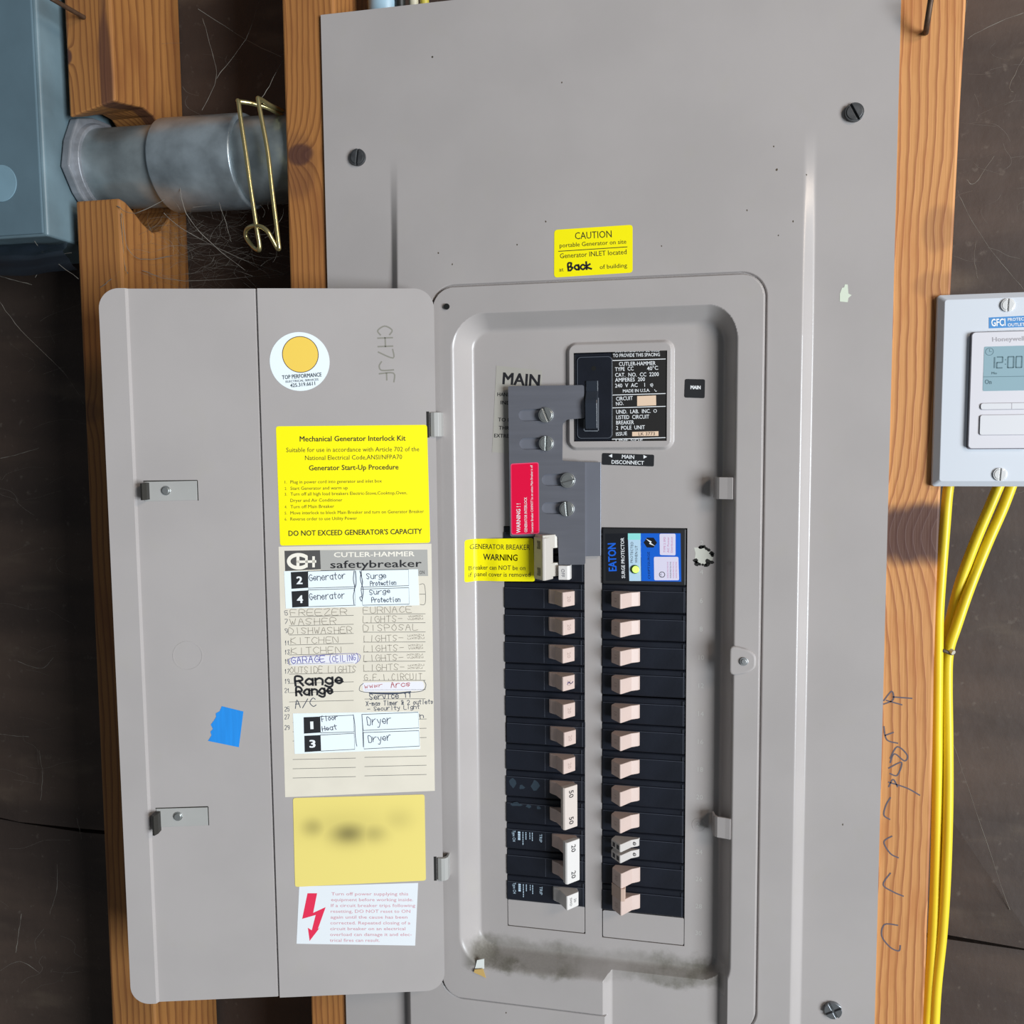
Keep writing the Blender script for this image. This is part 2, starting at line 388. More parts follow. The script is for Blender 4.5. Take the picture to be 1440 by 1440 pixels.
# ---- studs: local frame = wall frame at the stud's foot
WL = wood_mat('fir_left', '#a06c38', '#6f411f', '#7d4a26', 5.2, .35, [(12, 1450+352, 5, 62, .75), (-13, 1450+120, 8, 10, .35), (-18, 1450+376, 3.2, 5, .9)])
WM = wood_mat('fir_middle', '#a66f3a', '#7a4922', '#854f2a', 4.2, .9, [(-9, 1450+294, 10, 8, .9), (-10, 1450+286, 13, 22, .35)])
WR = wood_mat('fir_right', '#cb8f55', '#94542a', '#b5703a', 5.0, 1.4, [(2, 1450+36, 44, 18.5, .95), (10, 1450+222, 10, 14, .25), (12, 1450+188, 14, 9, .22)])
def stud(name, x0, x1, mt, label, profile=None, left=None, right=None):
    """a 2x4; left / right bend its edges along the height: (height above the first breaker row, x) pairs"""
    o = thing(name, Frame((x0+x1)/2, 9, -ZOFF), label, 'wall stud', 'studs of the open wall')
    h = (x1-x0)/2; xc = (x0+x1)/2; mb = MB()
    if profile is None:
        hs = [0]+[ZOFF-450+i*50 for i in range(19)]+[2420]; vs = []
        for q in hs: vs += [(-h, q, 0), (h, q, 0), (h, q, -89), (-h, q, -89)]
        mb.add(vs, [(4*i+k, 4*i+(k+1) % 4, 4*i+4+(k+1) % 4, 4*i+4+k) for i in range(len(hs)-1) for k in range(4)]+[(3, 2, 1, 0), tuple(range(4*len(hs)-4, 4*len(hs)))])
    else: mb.prism(profile, -h, h, 0, 'x')
    def bend(x, y, z):
        tab = left if x < 0 else right
        if tab:
            e_ = float(np.interp(y-ZOFF, [p[0] for p in tab], [p[1] for p in tab]))
            x = e_-xc
        if profile is not None and x < 0 and 20 < y-ZOFF-306 < 60: y -= 9*max(0, 1+z/45)
        return x, y, z
    mb.xform(bend); mb.obj('timber', mt, o, bevel=1.6)
    return o
Zc = ZOFF+306
notch = [(0, 0), (0, -89), (2420, -89), (2420, 0)]
arc_top = [(Zc+36, 0), (Zc+38, -12), (Zc+41, -26), (Zc+43, -36), (Zc+41, -48), (Zc+35, -58), (Zc+24, -66), (Zc+10, -71)]
arc_bot = [(Zc-10, -71), (Zc-26, -67), (Zc-36, -60), (Zc-45, -50), (Zc-48, -40), (Zc-44, -28), (Zc-37, -16), (Zc-33, -8), (Zc-32, 0)]
notched = [(0, 0), (0, -89), (2420, -89), (2420, 0)]+arc_top+arc_bot
sL = stud('wall_stud', -270, -233.5, WL, 'orange brown stud notched round the pipe, beside the blue-grey box', notched, [(-363, -276.9), (-280, -275.8), (-188, -274), (-42, -270.3), (130, -269.5), (211, -268), (249, -268.5), (330, -271), (415, -271)])
sM = stud('wall_stud', -102, -64, WM, 'narrow strip of knotty stud between the pipe and the panel cover')
sR = stud('wall_stud', 291.5, 329.5, WR, 'pale fir stud with a large dark knot, right of the panel', None, None, [(-300, 325), (-230, 325.7), (-120, 326), (-40, 325), (45, 325.5), (185, 327.8), (210, 328.4), (320, 330.5), (360, 331.8)])
# pencilled marks on the right-hand stud
f9 = wall(-9)
fR = Frame(310.5, 9, -ZOFF)
pm = MB(); PENC = mat('grey_pencil', '#5d5660', .7)
for pts in ([(1243, 985), (1254, 972), (1256, 984), (1243, 990)], [(1256, 980), (1282, 982)], [(1247, 985), (1268, 991)], [(1243, 1022), (1247, 1040), (1262, 1045)], [(1245, 1034), (1256, 1030)],
            [(1252, 1066), (1262, 1050), (1276, 1062), (1272, 1070), (1258, 1060), (1252, 1072)], [(1250, 1080), (1268, 1072), (1262, 1090), (1252, 1088)], [(1250, 1100), (1275, 1108), (1293, 1118)],
            [(1250, 1106), (1256, 1096), (1262, 1106)], [(1252, 1122), (1246, 1132), (1243, 1146), (1251, 1152)], [(1254, 1176), (1243, 1184), (1252, 1200), (1263, 1206)],
            [(1252, 1228), (1242, 1244), (1256, 1254), (1270, 1260)], [(1262, 1301), (1244, 1300), (1240, 1316), (1252, 1332), (1264, 1337), (1266, 1330)]):
    stroke(pm, fR, pts, 2.0, 0, .12)
pm.obj('pencil_lettering', PENC, sR)

# ================================================================== ELECTRICAL PANEL
def sd_rr(x, y, x0, x1, y0, y1, r):
    qx = np.abs(x-(x0+x1)/2)-(x1-x0)/2+r; qy = np.abs(y-(y0+y1)/2)-(y1-y0)/2+r
    return np.minimum(np.maximum(qx, qy), 0)+np.hypot(np.maximum(qx, 0), np.maximum(qy, 0))-r
def soft(d, w):
    """0 inside .. 1 outside over a slope of width w, with eased ends"""
    t = np.clip(d/w, 0, 1); e = .25
    lo = t*t/(2*e*(1-e)); mid = (t-e/2)/(1-e); hi = 1-(1-t)**2/(2*e*(1-e))
    return np.where(t < e, lo, np.where(t > 1-e, hi, mid))
DISH = (30.5, 194, -262, 168.5)
FRM = (4, 219, -297, 199)
def H(x, y):
    """how far the pressed sheet stands out of the wall at (x, y)"""
    x = np.asarray(x, float); y = np.asarray(y, float)
    t = np.clip((290-y)/130, 0, 1); t = np.where(t < .08, t*t/.16, t-.04)/.96
    side = np.where(x > 110, soft(x-240.8, 8.5), soft(-20-x, 6.5))
    h = -7+7*t*(1-side)
    sf = sd_rr(x, y, *FRM, 15)
    h = h+2.0*(1-soft(sf+.8, .8))-1.8*np.exp(-((sf-.75)/.55)**2)
    d = sd_rr(x, y, *DISH, 11)
    qx = np.maximum(np.abs(x-(DISH[0]+DISH[1])/2)-(DISH[1]-DISH[0])/2+11, 0); qy = np.maximum(np.abs(y-(DISH[2]+DISH[3])/2)-(DISH[3]-DISH[2])/2+11, 0)
    L = np.hypot(qx, qy)+1e-9
    ww = np.hypot(np.where(x > 110, 9.5, 13.5)*qx/L, np.where(y > 0, 15.0, 11.5)*qy/L)+1e-6      # slopes: gentle on top, steep on the right
    dish = -12+14*soft(d, np.maximum(ww, 3))
    h = np.where(d < np.maximum(ww, 3), np.minimum(h, dish), h)
    d = sd_rr(x, y, 92.8, 163.8, 89.3, 161.2, 7)
    h = np.where(d < 0, -12+2.8*(1-soft(d+2.6, 2.6)), h)
    d = sd_rr(x, y, 124.5, 195, -600, -258, 3)
    h = np.minimum(h, -5.5+8*soft(d, 7.5)+np.where(d > 7.5, 50, 0))
    return h
HOLES = [(98, 159, 95.5, 153.7), (49, 104.7, -247.4, 38.2), (116.3, 172.6, -248.6, 38.2)]
def lines(lo, hi, keys, fine, zones, coarse):
    s = set(keys)|{lo, hi}; x = lo
    while x < hi:
        s.add(round(x, 3)); x += fine if any(a <= x <= b for a, b in zones) else coarse
    s = sorted(s); o = [s[0]]; K = set(keys)
    for q in s[1:]:
        if q-o[-1] < .25:
            if q in K: o[-1] = q
            continue
        o.append(q)
    return o
panel = thing('electrical_panel', wall(0), 'grey breaker panel with its door standing open, between two studs', 'electrical panel')
XS = lines(-73, 295, [h[i] for h in HOLES for i in (0, 1)]+[round(218+.3*i, 2) for i in range(11)]+[round(2.3+.3*i, 2) for i in range(8)], .55, [(-29, -18), (1, 46), (88, 127), (155, 222), (238, 252)], 2.5)
YS = lines(-430, 384, [h[i] for h in HOLES for i in (2, 3)]+[round(198+.3*i, 2) for i in range(10)]+[round(-299+.3*i, 2) for i in range(10)], .55, [(-300, -244), (82, 96), (150, 202)], 3.)
gx, gy = np.meshgrid(XS, YS); gh = H(gx, gy)
e = .05
nx_ = -(H(gx+e, gy)-H(gx-e, gy))/(2*e); ny_ = -(H(gx, gy+e)-H(gx, gy-e))/(2*e)
nrm = np.stack([nx_, ny_, np.ones_like(nx_)], -1); nrm /= np.linalg.norm(nrm, axis=-1, keepdims=True)
cxm = (gx[:-1, :-1]+gx[1:, 1:])/2; cym = (gy[:-1, :-1]+gy[1:, 1:])/2
inhole = np.zeros_like(cxm, bool)
for a0, a1, b0, b1 in HOLES: inhole |= (cxm > a0) & (cxm < a1) & (cym > b0) & (cym < b1)
frame_mask = sd_rr(cxm, cym, *FRM, 15) < .3
W_ = len(XS)
def grid_obj(name, mask, mt):
    jj, ii = np.nonzero(mask & ~inhole)
    q = np.stack([jj*W_+ii, jj*W_+ii+1, (jj+1)*W_+ii+1, (jj+1)*W_+ii], 1)
    used, inv = np.unique(q, return_inverse=True); q = inv.reshape(q.shape)
    V = np.stack([gx.ravel()[used], gy.ravel()[used], gh.ravel()[used]], 1)*MM; N = nrm.reshape(-1, 3)[used]
    me = bpy.data.meshes.new(name); me.from_pydata(V.tolist(), [], q.tolist()); me.materials.append(mt)
    me.polygons.foreach_set('use_smooth', [True]*len(q)); me.update()
    me.normals_split_custom_set_from_vertices(N.tolist())
    o = bpy.data.objects.new(name, me); COL.objects.link(o); o.parent = panel
    return o
cover = grid_obj('cover_plate', ~frame_mask, PAINT)
dead = grid_obj('door_frame', frame_mask, PAINT)
ed = MB()                                            # folded rim of the cover and of the cut-outs, part of the sheet
ed.box(-73, -72, -430, 384, -9, -7.1).box(294, 295, -430, 384, -9, -7.1).box(-72, 294, 383, 384, -9, -7.1)
RIM = mat('pale_rim', '#c9c3b4', .4)  # paler than the cover's grey enamel
ed.obj('cover_rim', RIM, panel)
rim = MB()
for a0, a1, b0, b1 in HOLES:
    z0 = -9.25 if a0 == 98 else -12.05
    for p, q in (((a0, b0), (a1, b0)), ((a1, b0), (a1, b1)), ((a1, b1), (a0, b1)), ((a0, b1), (a0, b0))):
        rim.add([(*p, z0), (*q, z0), (*q, z0-1.6), (*p, z0-1.6)], [(0, 1, 2, 3)])
rim.obj('cutout_edge', PAINT2, panel)
enc = MB()
enc.box(-58, -56.5, -420, 375, -98, -9).box(285, 286.5, -420, 375, -98, -9).box(-56.5, 285, 373.5, 375, -98, -9).box(-56.5, 285, -420, -418.5, -98, -9).box(-56.5, 285, -418.5, 373.5, -98, -96.5)
enc.obj('enclosure', PAINT2, panel)
for (a0, a1, b0, b1, lo) in ((49.5, 104.2, -246.9, -227.6, 0), (116.9, 172.2, -248.1, -228.9, 0)):
    MB().prism(rrect(a0, a1, b0, b1, 1.2), -13.4, -12.3).obj('filler_plate', PAINT2, panel)
# screws of the cover
def slotted(r, ang, h=1.6, mt=DARKSCREW, parent=None, name='screw', at=(0, 0, 0), slot=.9, phillips=False):
    mb = MB(); mb.disc(0, 0, r, 0, h*.55)
    n = 18
    if not phillips:
        for sgn in (1, -1):
            a0 = math.asin(min(.9, slot/2/r)); P = []
            for i in range(n+1):
                a = a0+(math.pi-2*a0)*i/n; P.append((r*math.cos(a), sgn*r*math.sin(a)))
            mb.prism(P, h*.55, h)
            mb.prism([(p[0]*.8, sgn*slot/2+(p[1]-sgn*slot/2)*.8) for p in P], h, h*1.25)
    else:
        for q in range(4):
            P = [(slot/2, slot/2)]
            a0 = math.asin(slot/2/r)
            for i in range(7):
                a = a0+(math.pi/2-2*a0)*i/6; P.append((r*math.cos(a), r*math.sin(a)))
            c, s_ = math.cos(q*math.pi/2), math.sin(q*math.pi/2)
            mb.prism([(x*c-y*s_, x*s_+y*c) for x, y in P], h*.5, h*1.1)
    c, s_ = math.cos(ang), math.sin(ang)
    mb.xform(lambda x, y, z: (x*c-y*s_+at[0], x*s_+y*c+at[1], z+at[2]))
    return mb.obj(name, mt, parent, bevel=.25)
W0 = wall(0)
for (u, v_, ang, ph) in ((504, 222, math.radians(82), False), (1201, 159, math.radians(118), False), (1171, 1419, .5, True)):
    x, y = W0.px(u, v_, -7)
    slotted(5.6, ang, 2.2, DARKSCREW if not ph else mat('bright_screw', '#8b8e92', .3, .8), panel, 'cover_screw', (x, y, -7), 1.3, ph)
x, y = W0.px(628, 431, 2); MB().disc(x, y, 2.0, 1.5, 2.05, 12).obj('screw_hole_shade', mat('hole_shade_black', '#0a0a0a', .9), panel)  # flat black disc painting the shade inside a screw hole
# catches for the door latches on the right slope, and the riveted padlock tab
for (u, v_) in ((1017, 686), (1014, 1160)):
    x, y = W0.px(u, v_, -4); mb = MB()
    mb.prism([(-6, -9), (-5, -2.5), (-4, -.8), (-2.5, .2), (2.5, 1.2), (6, 2.2), (6, .6), (-2, -1.4), (-4, -4), (-4.6, -9)], -7, 7, 0, 'y')
    mb.xform(lambda a, b_, c_: (a+x, b_+y, c_)); mb.obj('latch_catch', PAINT2, panel, bevel=.4)
x, y = W0.px(1046, 929, 3)
mb = MB(); mb.prism(round_poly([(-9, -10), (3, -7.5), (7.5, -4), (7.5, 4), (3, 7.5), (-9, 10)], 4), 2.1, 4.6); mb.xform(lambda a, b_, c_: (a+x, b_+y, c_)); tab = mb.obj('padlock_tab', PAINT2, panel, bevel=1.6, seg=3)
mb = MB().disc(x, y, 2.7, 4.6, 5.6, 20).disc(x, y, 1.7, 5.6, 6.2, 16); mb.obj('rivet', mat('rivet_grey', '#a3a5a6', .35, .5), tab, bevel=.3)
# scraped patch beside the surge protector, pressed numerals along the right-hand column
fd = wall(-12)
mb = MB()
P = [(976, 770), (984, 770), (990, 769), (1000, 776), (1003, 783), (1001, 791), (992, 795), (980, 793), (977, 785), (978, 778)]
sheet(mb, W0, P, -12, .06, -11.98, 0, 0)
q = [W0.px(*p, -12) for p in P]
for i in range(len(q)):
    if i in (0, 4, 8, 9): continue
    a, b_ = Vector(q[i]), Vector(q[(i+1) % len(q)])
    for t in (0, .33, .66):
        p = a.lerp(b_, t); r = random.uniform(.8, 1.9)
        mb.prism([(p.x+r*random.uniform(.6, 1.1)*math.cos(k*1.047), p.y+r*random.uniform(.6, 1.1)*math.sin(k*1.047)) for k in range(6)], -11.95, -11.9, 1)
p = W0.px(995, 789, -12)
mb.prism([(p[0]+2.4*random.uniform(.5, 1.1)*math.cos(k*.9), p[1]+2*random.uniform(.5, 1.1)*math.sin(k*.9)) for k in range(7)], -11.95, -11.9, 1)
mb.obj('scraped_patch', [mat('bare_paint', '#c9c9bf', .6), mat('scrape_black', '#1a1916', .7)], panel)
mb = MB()
for i, s in enumerate(['2', '4', '6', '8', '10', '12', '14', '16', '18', '20', '22', '24', '26', '28', '30']):
    zz = 19.05*1.5-19.05*i
    v_, f_ = glyphs(s, 0); mb.add([(182+a*4.6-len(s)*1.2, zz-1.6+b_*4.6, -11.93) for a, b_ in v_], f_)
mb.obj('pressed_lettering', mat('emboss_glint', '#bdbbb7', .3), panel)  # flat paler numerals: the glint of the pressing is in the colour

x, y = wall(-12).px(983, 1160); MB().ring(x, y, 4.2, 4.7, -12.02, -11.85).obj('knockout', PAINT2, panel)
SPK = mat('speck_brown', '#4d4334', .8)
for (u, v_, r) in ((788, 111, .55), (766, 310, .6), (726, 343, .5), (615, 355, .55), (635, 371, .5), (1093, 236, .8), (1135, 243, .6), (1051, 294, .5), (1116, 310, .55), (1095, 330, .5), (930, 345, .5), (1089, 202, .5), (712, 1423, .6), (1187, 1165, .6)):
    x, y = W0.px(u, v_, -1); mb = MB(); mb.prism([(x+r*random.uniform(.6, 1.2)*math.cos(k), y+1.3*r*random.uniform(.6, 1.2)*math.sin(k)) for k in range(6)], float(H(x, y))-.1, float(H(x, y))+.03); mb.obj('speck', SPK, panel)
# ---- the open door (hinged on the left of the frame, swung towards the viewer)
DW, DT, DB = 214.8, 196.5, -287.3
door_root = None
def door_y(x, top):
    r = 13.; d = min(x+DW, -x)
    off = 0 if d >= r else r-math.sqrt(max(0, r*r-(r-d)**2))
    return DT-off if top else DB+off
prof = [(-DW, .6), (-DW+16.8, .6), (-DW+18.2, -1.4), (-116.2, -1.4), (-115.2, -2.3), (-114.2, 0), (0, 0)]
xs = sorted({p[0] for p in prof}|{-DW+13*(1-math.cos(i*math.pi/20)) for i in range(11)}|{-13*(1-math.cos(i*math.pi/20)) for i in range(11)})
def door_out(x): return float(np.interp(x, [p[0] for p in prof], [p[1] for p in prof]))
mb = MB(); vs = []
for x in xs:
    t, bo, o_ = door_y(x, True), door_y(x, False), door_out(x)
    vs += [(x, t, o_), (x, bo, o_), (x, bo, o_-1.3), (x, t, o_-1.3)]
fs = []
for i in range(len(xs)-1):
    for k in range(4): fs.append((4*i+k, 4*i+(k+1) % 4, 4*i+4+(k+1) % 4, 4*i+4+k))
fs += [(0, 3, 2, 1), (4*len(xs)-4, 4*len(xs)-3, 4*len(xs)-2, 4*len(xs)-1)]
mb.add(vs, fs)
door = mb.obj('door', PAINT2, panel)
door.location = (DOORF.o.x*MM, DOORF.o.z*MM, -DOORF.o.y*MM); door.rotation_euler = (0, TH, 0)
PLAIN = mat('grey_enamel_clip', '#a6a5a2', .4, var=.04)
for (c0, c1, c2, c3, riv, hook, dro) in (((203, 677.5), (277, 676), (277.5, 703), (204, 705), (233, 690), (207, 690), 0), ((220, 1137), (292, 1135), (293, 1160), (221, 1163), (250, 1148.5), (223, 1152), 5)):
    P = [DOORF.px(*c, -1.4) for c in (c0, c1, c2, c3)]
    mb = MB(); mb.prism(P, -1.6, -.9, 0)
    r = DOORF.px(*riv); mb.disc(*r, 3.1, -.9, -.3, 20, 1).disc(*r, 2.2, -.3, .9, 20, 1)
    x0 = min(p[0] for p in P); x1 = max(p[0] for p in P); y1 = max(p[1] for p in P); y0 = min(p[1] for p in P)
    mb.box(x0-.5, x1+.4, y1-.2, y1+.5, -1.45, -1.2, 2).box(x1, x1+.6, y0, y1, -1.45, -1.2, 2)
    h = DOORF.px(*hook)
    mb.prism([(h[0]-2.3, -1.2), (h[0]+1.2, -1.2), (h[0]+1.0, 4), (h[0]-.6, 7.5), (h[0]-2, 7)], h[1]-5.8-dro*.5, h[1]+5.2, 2, 'y')
    mb.obj('latch_clip', [PLAIN, ZINC, mat('clip_dark', '#3d3b37', .5, .5)], door, bevel=.15)
for (u, v_) in ((609, 597), (625, 1221)):
    x, y = DOORF.px(u, v_, 0); x = -1.5
    mb = MB(); mb.prism([(-4, -1.6), (-3.4, 1.2), (-1, 2.3), (1.8, 2.0), (3.6, .2), (4.4, -3), (5, -7), (3.6, -7), (2.4, -2), (.6, -.6), (-1.8, -.4)], y-8, y+8, 0, 'y')
    mb.box(-6.4, -4.2, y-8.8, y+8.8, -.4, .04, 1)  # flush dark strip, the shade of the hinge slot put into colour
    mb.obj('hinge', [PLAIN, mat('slot_shade', '#1c1a18', .8)], door, bevel=.4)
mb = MB(); hand(mb, DOORF, 'CH7JF', (531, 459), (534, 538), 20, 2.1, 0, .03, 0, .05); mb.obj('stamped_lettering', mat('stamp_grey', '#858279', .5), door)
x, y = DOORF.px(264, 922, -1.4); MB().ring(x, y, 9.3, 9.9, -1.4, -1.25).obj('knockout', PAINT2, door)

# ================================================================== BREAKERS
ORD = ['first', 'second', 'third', 'fourth', 'fifth', 'sixth', 'seventh', 'eighth', 'ninth']
FACE = -11.0
TOG = [(0, -1.5), (.3, .5), (1.2, 1.6), (5.4, 4.3), (11.4, 12.4), (12.4, 12.6), (18.8, 5.0), (18.6, 3.8), (16.6, -1.5)]
def body_mb(w, h, rows=1, left=False):
    mb = MB(); p = h/rows
    for r in range(rows):
        y1 = -r*p-.22; y0 = -(r+1)*p+.22
        mb.prism([(y1, -28), (y1, -1.6), (y1-.7, -.9), (y1-3.6, -.9), (y1-4.1, 0), (y0+1.2, 0), (y0+.4, -.5), (y0, -1.4), (y0, -28)], .2, w-.2, 0, 'x')
        # grey beads: highlights painted along the name-plate strip and the handle surround
        mb.box(.6, w-.6, y1-4.25, y1-4.0, -.02, .06, 1)
        if left: mb.box(27.6, 27.85, y0+1.2, y1-4.2, -.02, .07, 1); mb.box(w-2.2, w-1.9, y0+.8, y1-.9, -.3, .07, 1)
        else: mb.box(w-1.4, w-1.1, y0+.8, y1-1, -.3, .07, 1)
    return mb
def toggle_mb(base, dirn, yc, ht, tipw=1.06):
    """handle pivoting at x = base that leans to +x (dirn 1) or -x (dirn -1)"""
    P = [(base+dirn*a, b_) for a, b_ in TOG]
    mb = MB(); mb.prism(P, -ht/2, ht/2, 0, 'y')
    mb.v = [(x, yc+y*(1+(tipw-1)*max(0, z)/12.6), z) for x, y, z in mb.v]
    return mb
def tip_text(mb, base, dirn, yc, s, h, rot, mi=0, sc=1.0, off=.07, sh=0.):
    """figures on the sloping end face of a handle"""
    a = Vector((base+dirn*12.4, 12.6)); b_ = Vector((base+dirn*18.8, 5.0)); d = (b_-a)
    n = Vector((-d.y, d.x)).normalized(); n = n if n.y > 0 else -n
    v_, f_ = glyphs(s, 0)
    xa = max(p[0] for p in v_)+min(p[0] for p in v_); L = d.length
    vs = []
    for gx_, gy_ in v_:
        s1, t1 = (gx_-xa/2)*h, (gy_-.35)*h
        if rot == -90: along, up = t1, -s1       # reads downwards
        elif rot == 90: along, up = -t1, s1
        else: along, up = s1, t1
        # 'along' runs to the right on the face
        q = (a+b_)/2+d.normalized()*(sh+along*(1 if dirn > 0 else -1))+n*off
        vs.append((q.x, yc+up*sc, q.y))
    mb.add(vs, f_ if True else f_, mi)
EMB = mat('toggle_emboss', '#a78f86', .5)
GREYT = mat('grey_white_toggle', '#bfb9b5', .45)
def breaker_root(name, fr, label, group): return thing(name, fr, label, 'circuit breaker', group)
LX, RX0 = 49.2, 116.6
WB = 55.4
f11 = wall(FACE)
def cellframe(x, z): return Frame(x, -FACE, z)
lb = f11.px(771, 840)[0]-LX; rb = f11.px(900.5, 845)[0]-RX0
# nine single-pole breakers on the right: the first is built, the others are copies of it and its parts
def copy_tree(root):
    r = root.copy(); COL.objects.link(r)
    for ch in root.children:
        c_ = ch.copy(); COL.objects.link(c_); c_.parent = r
        for g in ch.children:
            d_ = g.copy(); COL.objects.link(d_); d_.parent = c_
    return r
def single(fr, dirn, base, s, label, group, tmat=CREAM, rot=-90):
    r = breaker_root('single_pole_breaker', fr, label, group)
    body_mb(WB, 19.05, 1, dirn > 0).obj('body', [BLACK, EDGEG], r, bevel=.25)
    t = toggle_mb(base, dirn, -9.3, 9.4).obj('toggle', tmat, r, bevel=.35)
    if s:
        mb = MB(); tip_text(mb, base, dirn, -9.3, s, 4.2, rot); mb.obj('lettering', EMB, t)
    return r
g = 'single-pole breakers in the right column'
def rlabel(k): return f'black single-pole breaker with pinkish toggle, {ORD[k]} below the blue surge protector'
r0 = single(cellframe(RX0, 0), -1, rb, '15', rlabel(0), g)
for k in range(1, 9):
    r = copy_tree(r0); place(r, cellframe(RX0, -19.05*k-(.5 if 3 < k < 8 else 0))); r['label'] = rlabel(k)
g = 'single-pole breakers in the left column'
def llabel(k): return f'black single-pole breaker with pale toggle, {ORD[k]} below the generator breaker'
l0 = single(cellframe(LX, 0), 1, lb, '20', llabel(0), g)
for k in range(1, 7):
    r = copy_tree(l0); place(r, cellframe(LX+(.5 if k == 5 else -.2 if k in (2, 3) else 0), -19.05*k)); r['label'] = llabel(k)
    if k == 3:
        r['label'] = 'black single-pole breaker with a purple scribble on its toggle, left column'
        mb = MB()
        for q in range(3):
            mb.ribbon(smooth_line([(lb+14.5+random.uniform(0, 2), -9.5+random.uniform(-.8, .8)), (lb+15.8, -8.6), (lb+16.6, -10.2), (lb+17.8, -9+random.uniform(-.5, .5))], 4), .35, 0)
        a = Vector((lb+12.4, 12.6)); b_ = Vector((lb+18.8, 5.0))
        mb.v = [(x, y, 12.6+(x-lb-12.4)/6.4*(5-12.6)+.12) for x, y, z in mb.v]
        mb.obj('ink_scribble', mat('purple_ink', '#4a3a6e', .6), r)
# fifty-amp two-pole
def two_pole(name, fr, label, group, base, dirn, s, rows, tmat, bar, tsize, rot=-90, stub=9):
    r = breaker_root(name, fr, label, group)
    body_mb(WB, 38.1, 2, True).obj('body', [BLACK, EDGEG], r, bevel=.25)
    for yc in (-9.3, -28.4):
        toggle_mb(base, dirn, yc, stub).obj('toggle', tmat, r, bevel=.35)
    # the bar that ties both handles together
    P = [(base+dirn*a, b_) for a, b_ in ((9.6, 10.6), (11.6, 13.6), (13.2, 13.8), (20.4, 5.6), (19.6, 4), (16, 4.5))]
    mb = MB(); mb.prism(P, -33.8, -4.4, 0, 'y'); hb = mb.obj('handle_tie', bar, r, bevel=.4)
    if s:
        mb = MB()
        for yc in (-9.6, -28.2): tip_text(mb, base, dirn, yc, s, tsize, rot, 0, 1, 1.75)
        mb.obj('lettering', INKK, hb)
    return r
OFFW = mat('ivory_bar', '#cbbfb7', .4)
b50 = two_pole('two_pole_breaker', cellframe(LX, -19.05*7), 'black two-pole breaker with tall ivory bar marked 50, left column', None, lb, 1, '50', 2, CREAM, OFFW, 5.6)
mb = MB()        # torn remains of a silver label
for (cx, cy, sx, sy) in ((4.6, -9, 6.5, 8), (11, -11.5, 5, 4), (21, -9.5, 7, 9), (7, -24.2, 9.5, 3.6), (16, -24.6, 5, 3), (23, -25, 4, 3)):
    mb.prism([(cx+sx/2*random.uniform(.5, 1.1)*math.cos(q*.7), cy+sy/2*random.uniform(.5, 1.1)*math.sin(q*.7)) for q in range(9)], .01, .06)
mb.obj('label_remains', mat('worn_silver', '#3c4a56', .45, .4), b50)
b20 = two_pole('two_pole_breaker', cellframe(LX, -19.05*9), 'black two-pole breaker with tall white bar marked 20, left column', None, lb+1.4, 1, '20', 2, CREAM, WHITEP, 5.4)
BLUEW = mat('pale_blue_print', '#b9cfe0', .5)
def maker_print(root, ytop):
    mb = MB(); f = Frame(0, 0, 0)
    def vt(s, x, y, h, bold=0.):
        v_, f_ = glyphs(s, bold); mb.add([(x+b_*h, y-a*h, .06) for a, b_ in v_], f_)
    # columns of small print reading downwards
    def put(s, x, ya, yb, h, bold=0.):
        v_, f_ = glyphs(s, 0); xa = min(p[0] for p in v_); L = max(p[0] for p in v_)-xa
        mb.add([(x+b_*h/.7, ya+(a-xa)/L*(yb-ya), .06) for a, b_ in v_], f_)
    put('Type CH', 4.4, ytop, ytop-8, 2.0, .01); put('TRIP', 23.4, ytop-1, ytop-7, 2.0)
    for x, n, w_ in ((8.2, 4, 1.7), (11.5, 6, .5), (13.6, 4, .6), (16.5, 3, .4), (18.2, 4, .5)):
        y = ytop-.5
        for q in range(n):
            l = random.uniform(.8, 1.7); mb.box(x, x+w_, y-l, y, .02, .06); y -= l+.35
    mb.obj('lettering', BLUEW, root)
maker_print(b20, -5)
gf = breaker_root('single_pole_breaker', cellframe(LX, -19.05*11), 'black breaker with small white end toggle, bottom of the left column', None)
body_mb(WB, 18.6).obj('body', [BLACK, EDGEG], gf, bevel=.25)
t = toggle_mb(lb+2, 1, -9.6, 9.6).obj('toggle', mat('ivory_toggle', '#d2cecb', .4), gf, bevel=.35)
mb = MB(); tip_text(mb, lb+2, 1, -9.6, '20', 2.9, -90, 0, 1, .08, 1.9); tip_text(mb, lb+2, 1, -9.6, 'SWD', 2.7, -90, 0, 1, .08, -1.9); mb.obj('lettering', INKK, t)
maker_print(gf, -5)
# tandem and tied pair on the right
td = breaker_root('tandem_breaker', cellframe(RX0, -19.05*9), 'black tandem breaker with two slim grey-white toggles, right column', None)
body_mb(WB, 19.05).obj('body', [BLACK, EDGEG], td, bevel=.25)
for yc in (-5.6, -13.2):
    t = toggle_mb(rb, -1, yc, 5.2).obj('toggle', GREYT, td, bevel=.3)
    mb = MB()
    for dx in (13.9, 16.9):
        zc = 12.6-(dx-12.4)/6.4*7.6+.1
        mb.box(rb-dx-.9, rb-dx+.9, yc-1.5, yc+1.5, zc-.05, zc)
        vs_ = mb.v[-8:]; mb.v[-8:] = [(x, y, 12.6-((rb-x)-12.4)/6.4*7.6+(.12 if z == zc else .02)) for x, y, z in vs_]
    mb.ring(rb-3.2, yc, .7, 1.1, 3.5, 3.72, 16)
    mb.obj('print_mark', INKK, t)
tp = breaker_root('two_pole_breaker', cellframe(RX0, -19.05*10), 'black two-pole breaker with two pinkish toggles joined by a clip, right column bottom', None)
body_mb(WB, 38.1, 2).obj('body', [BLACK, EDGEG], tp, bevel=.25)
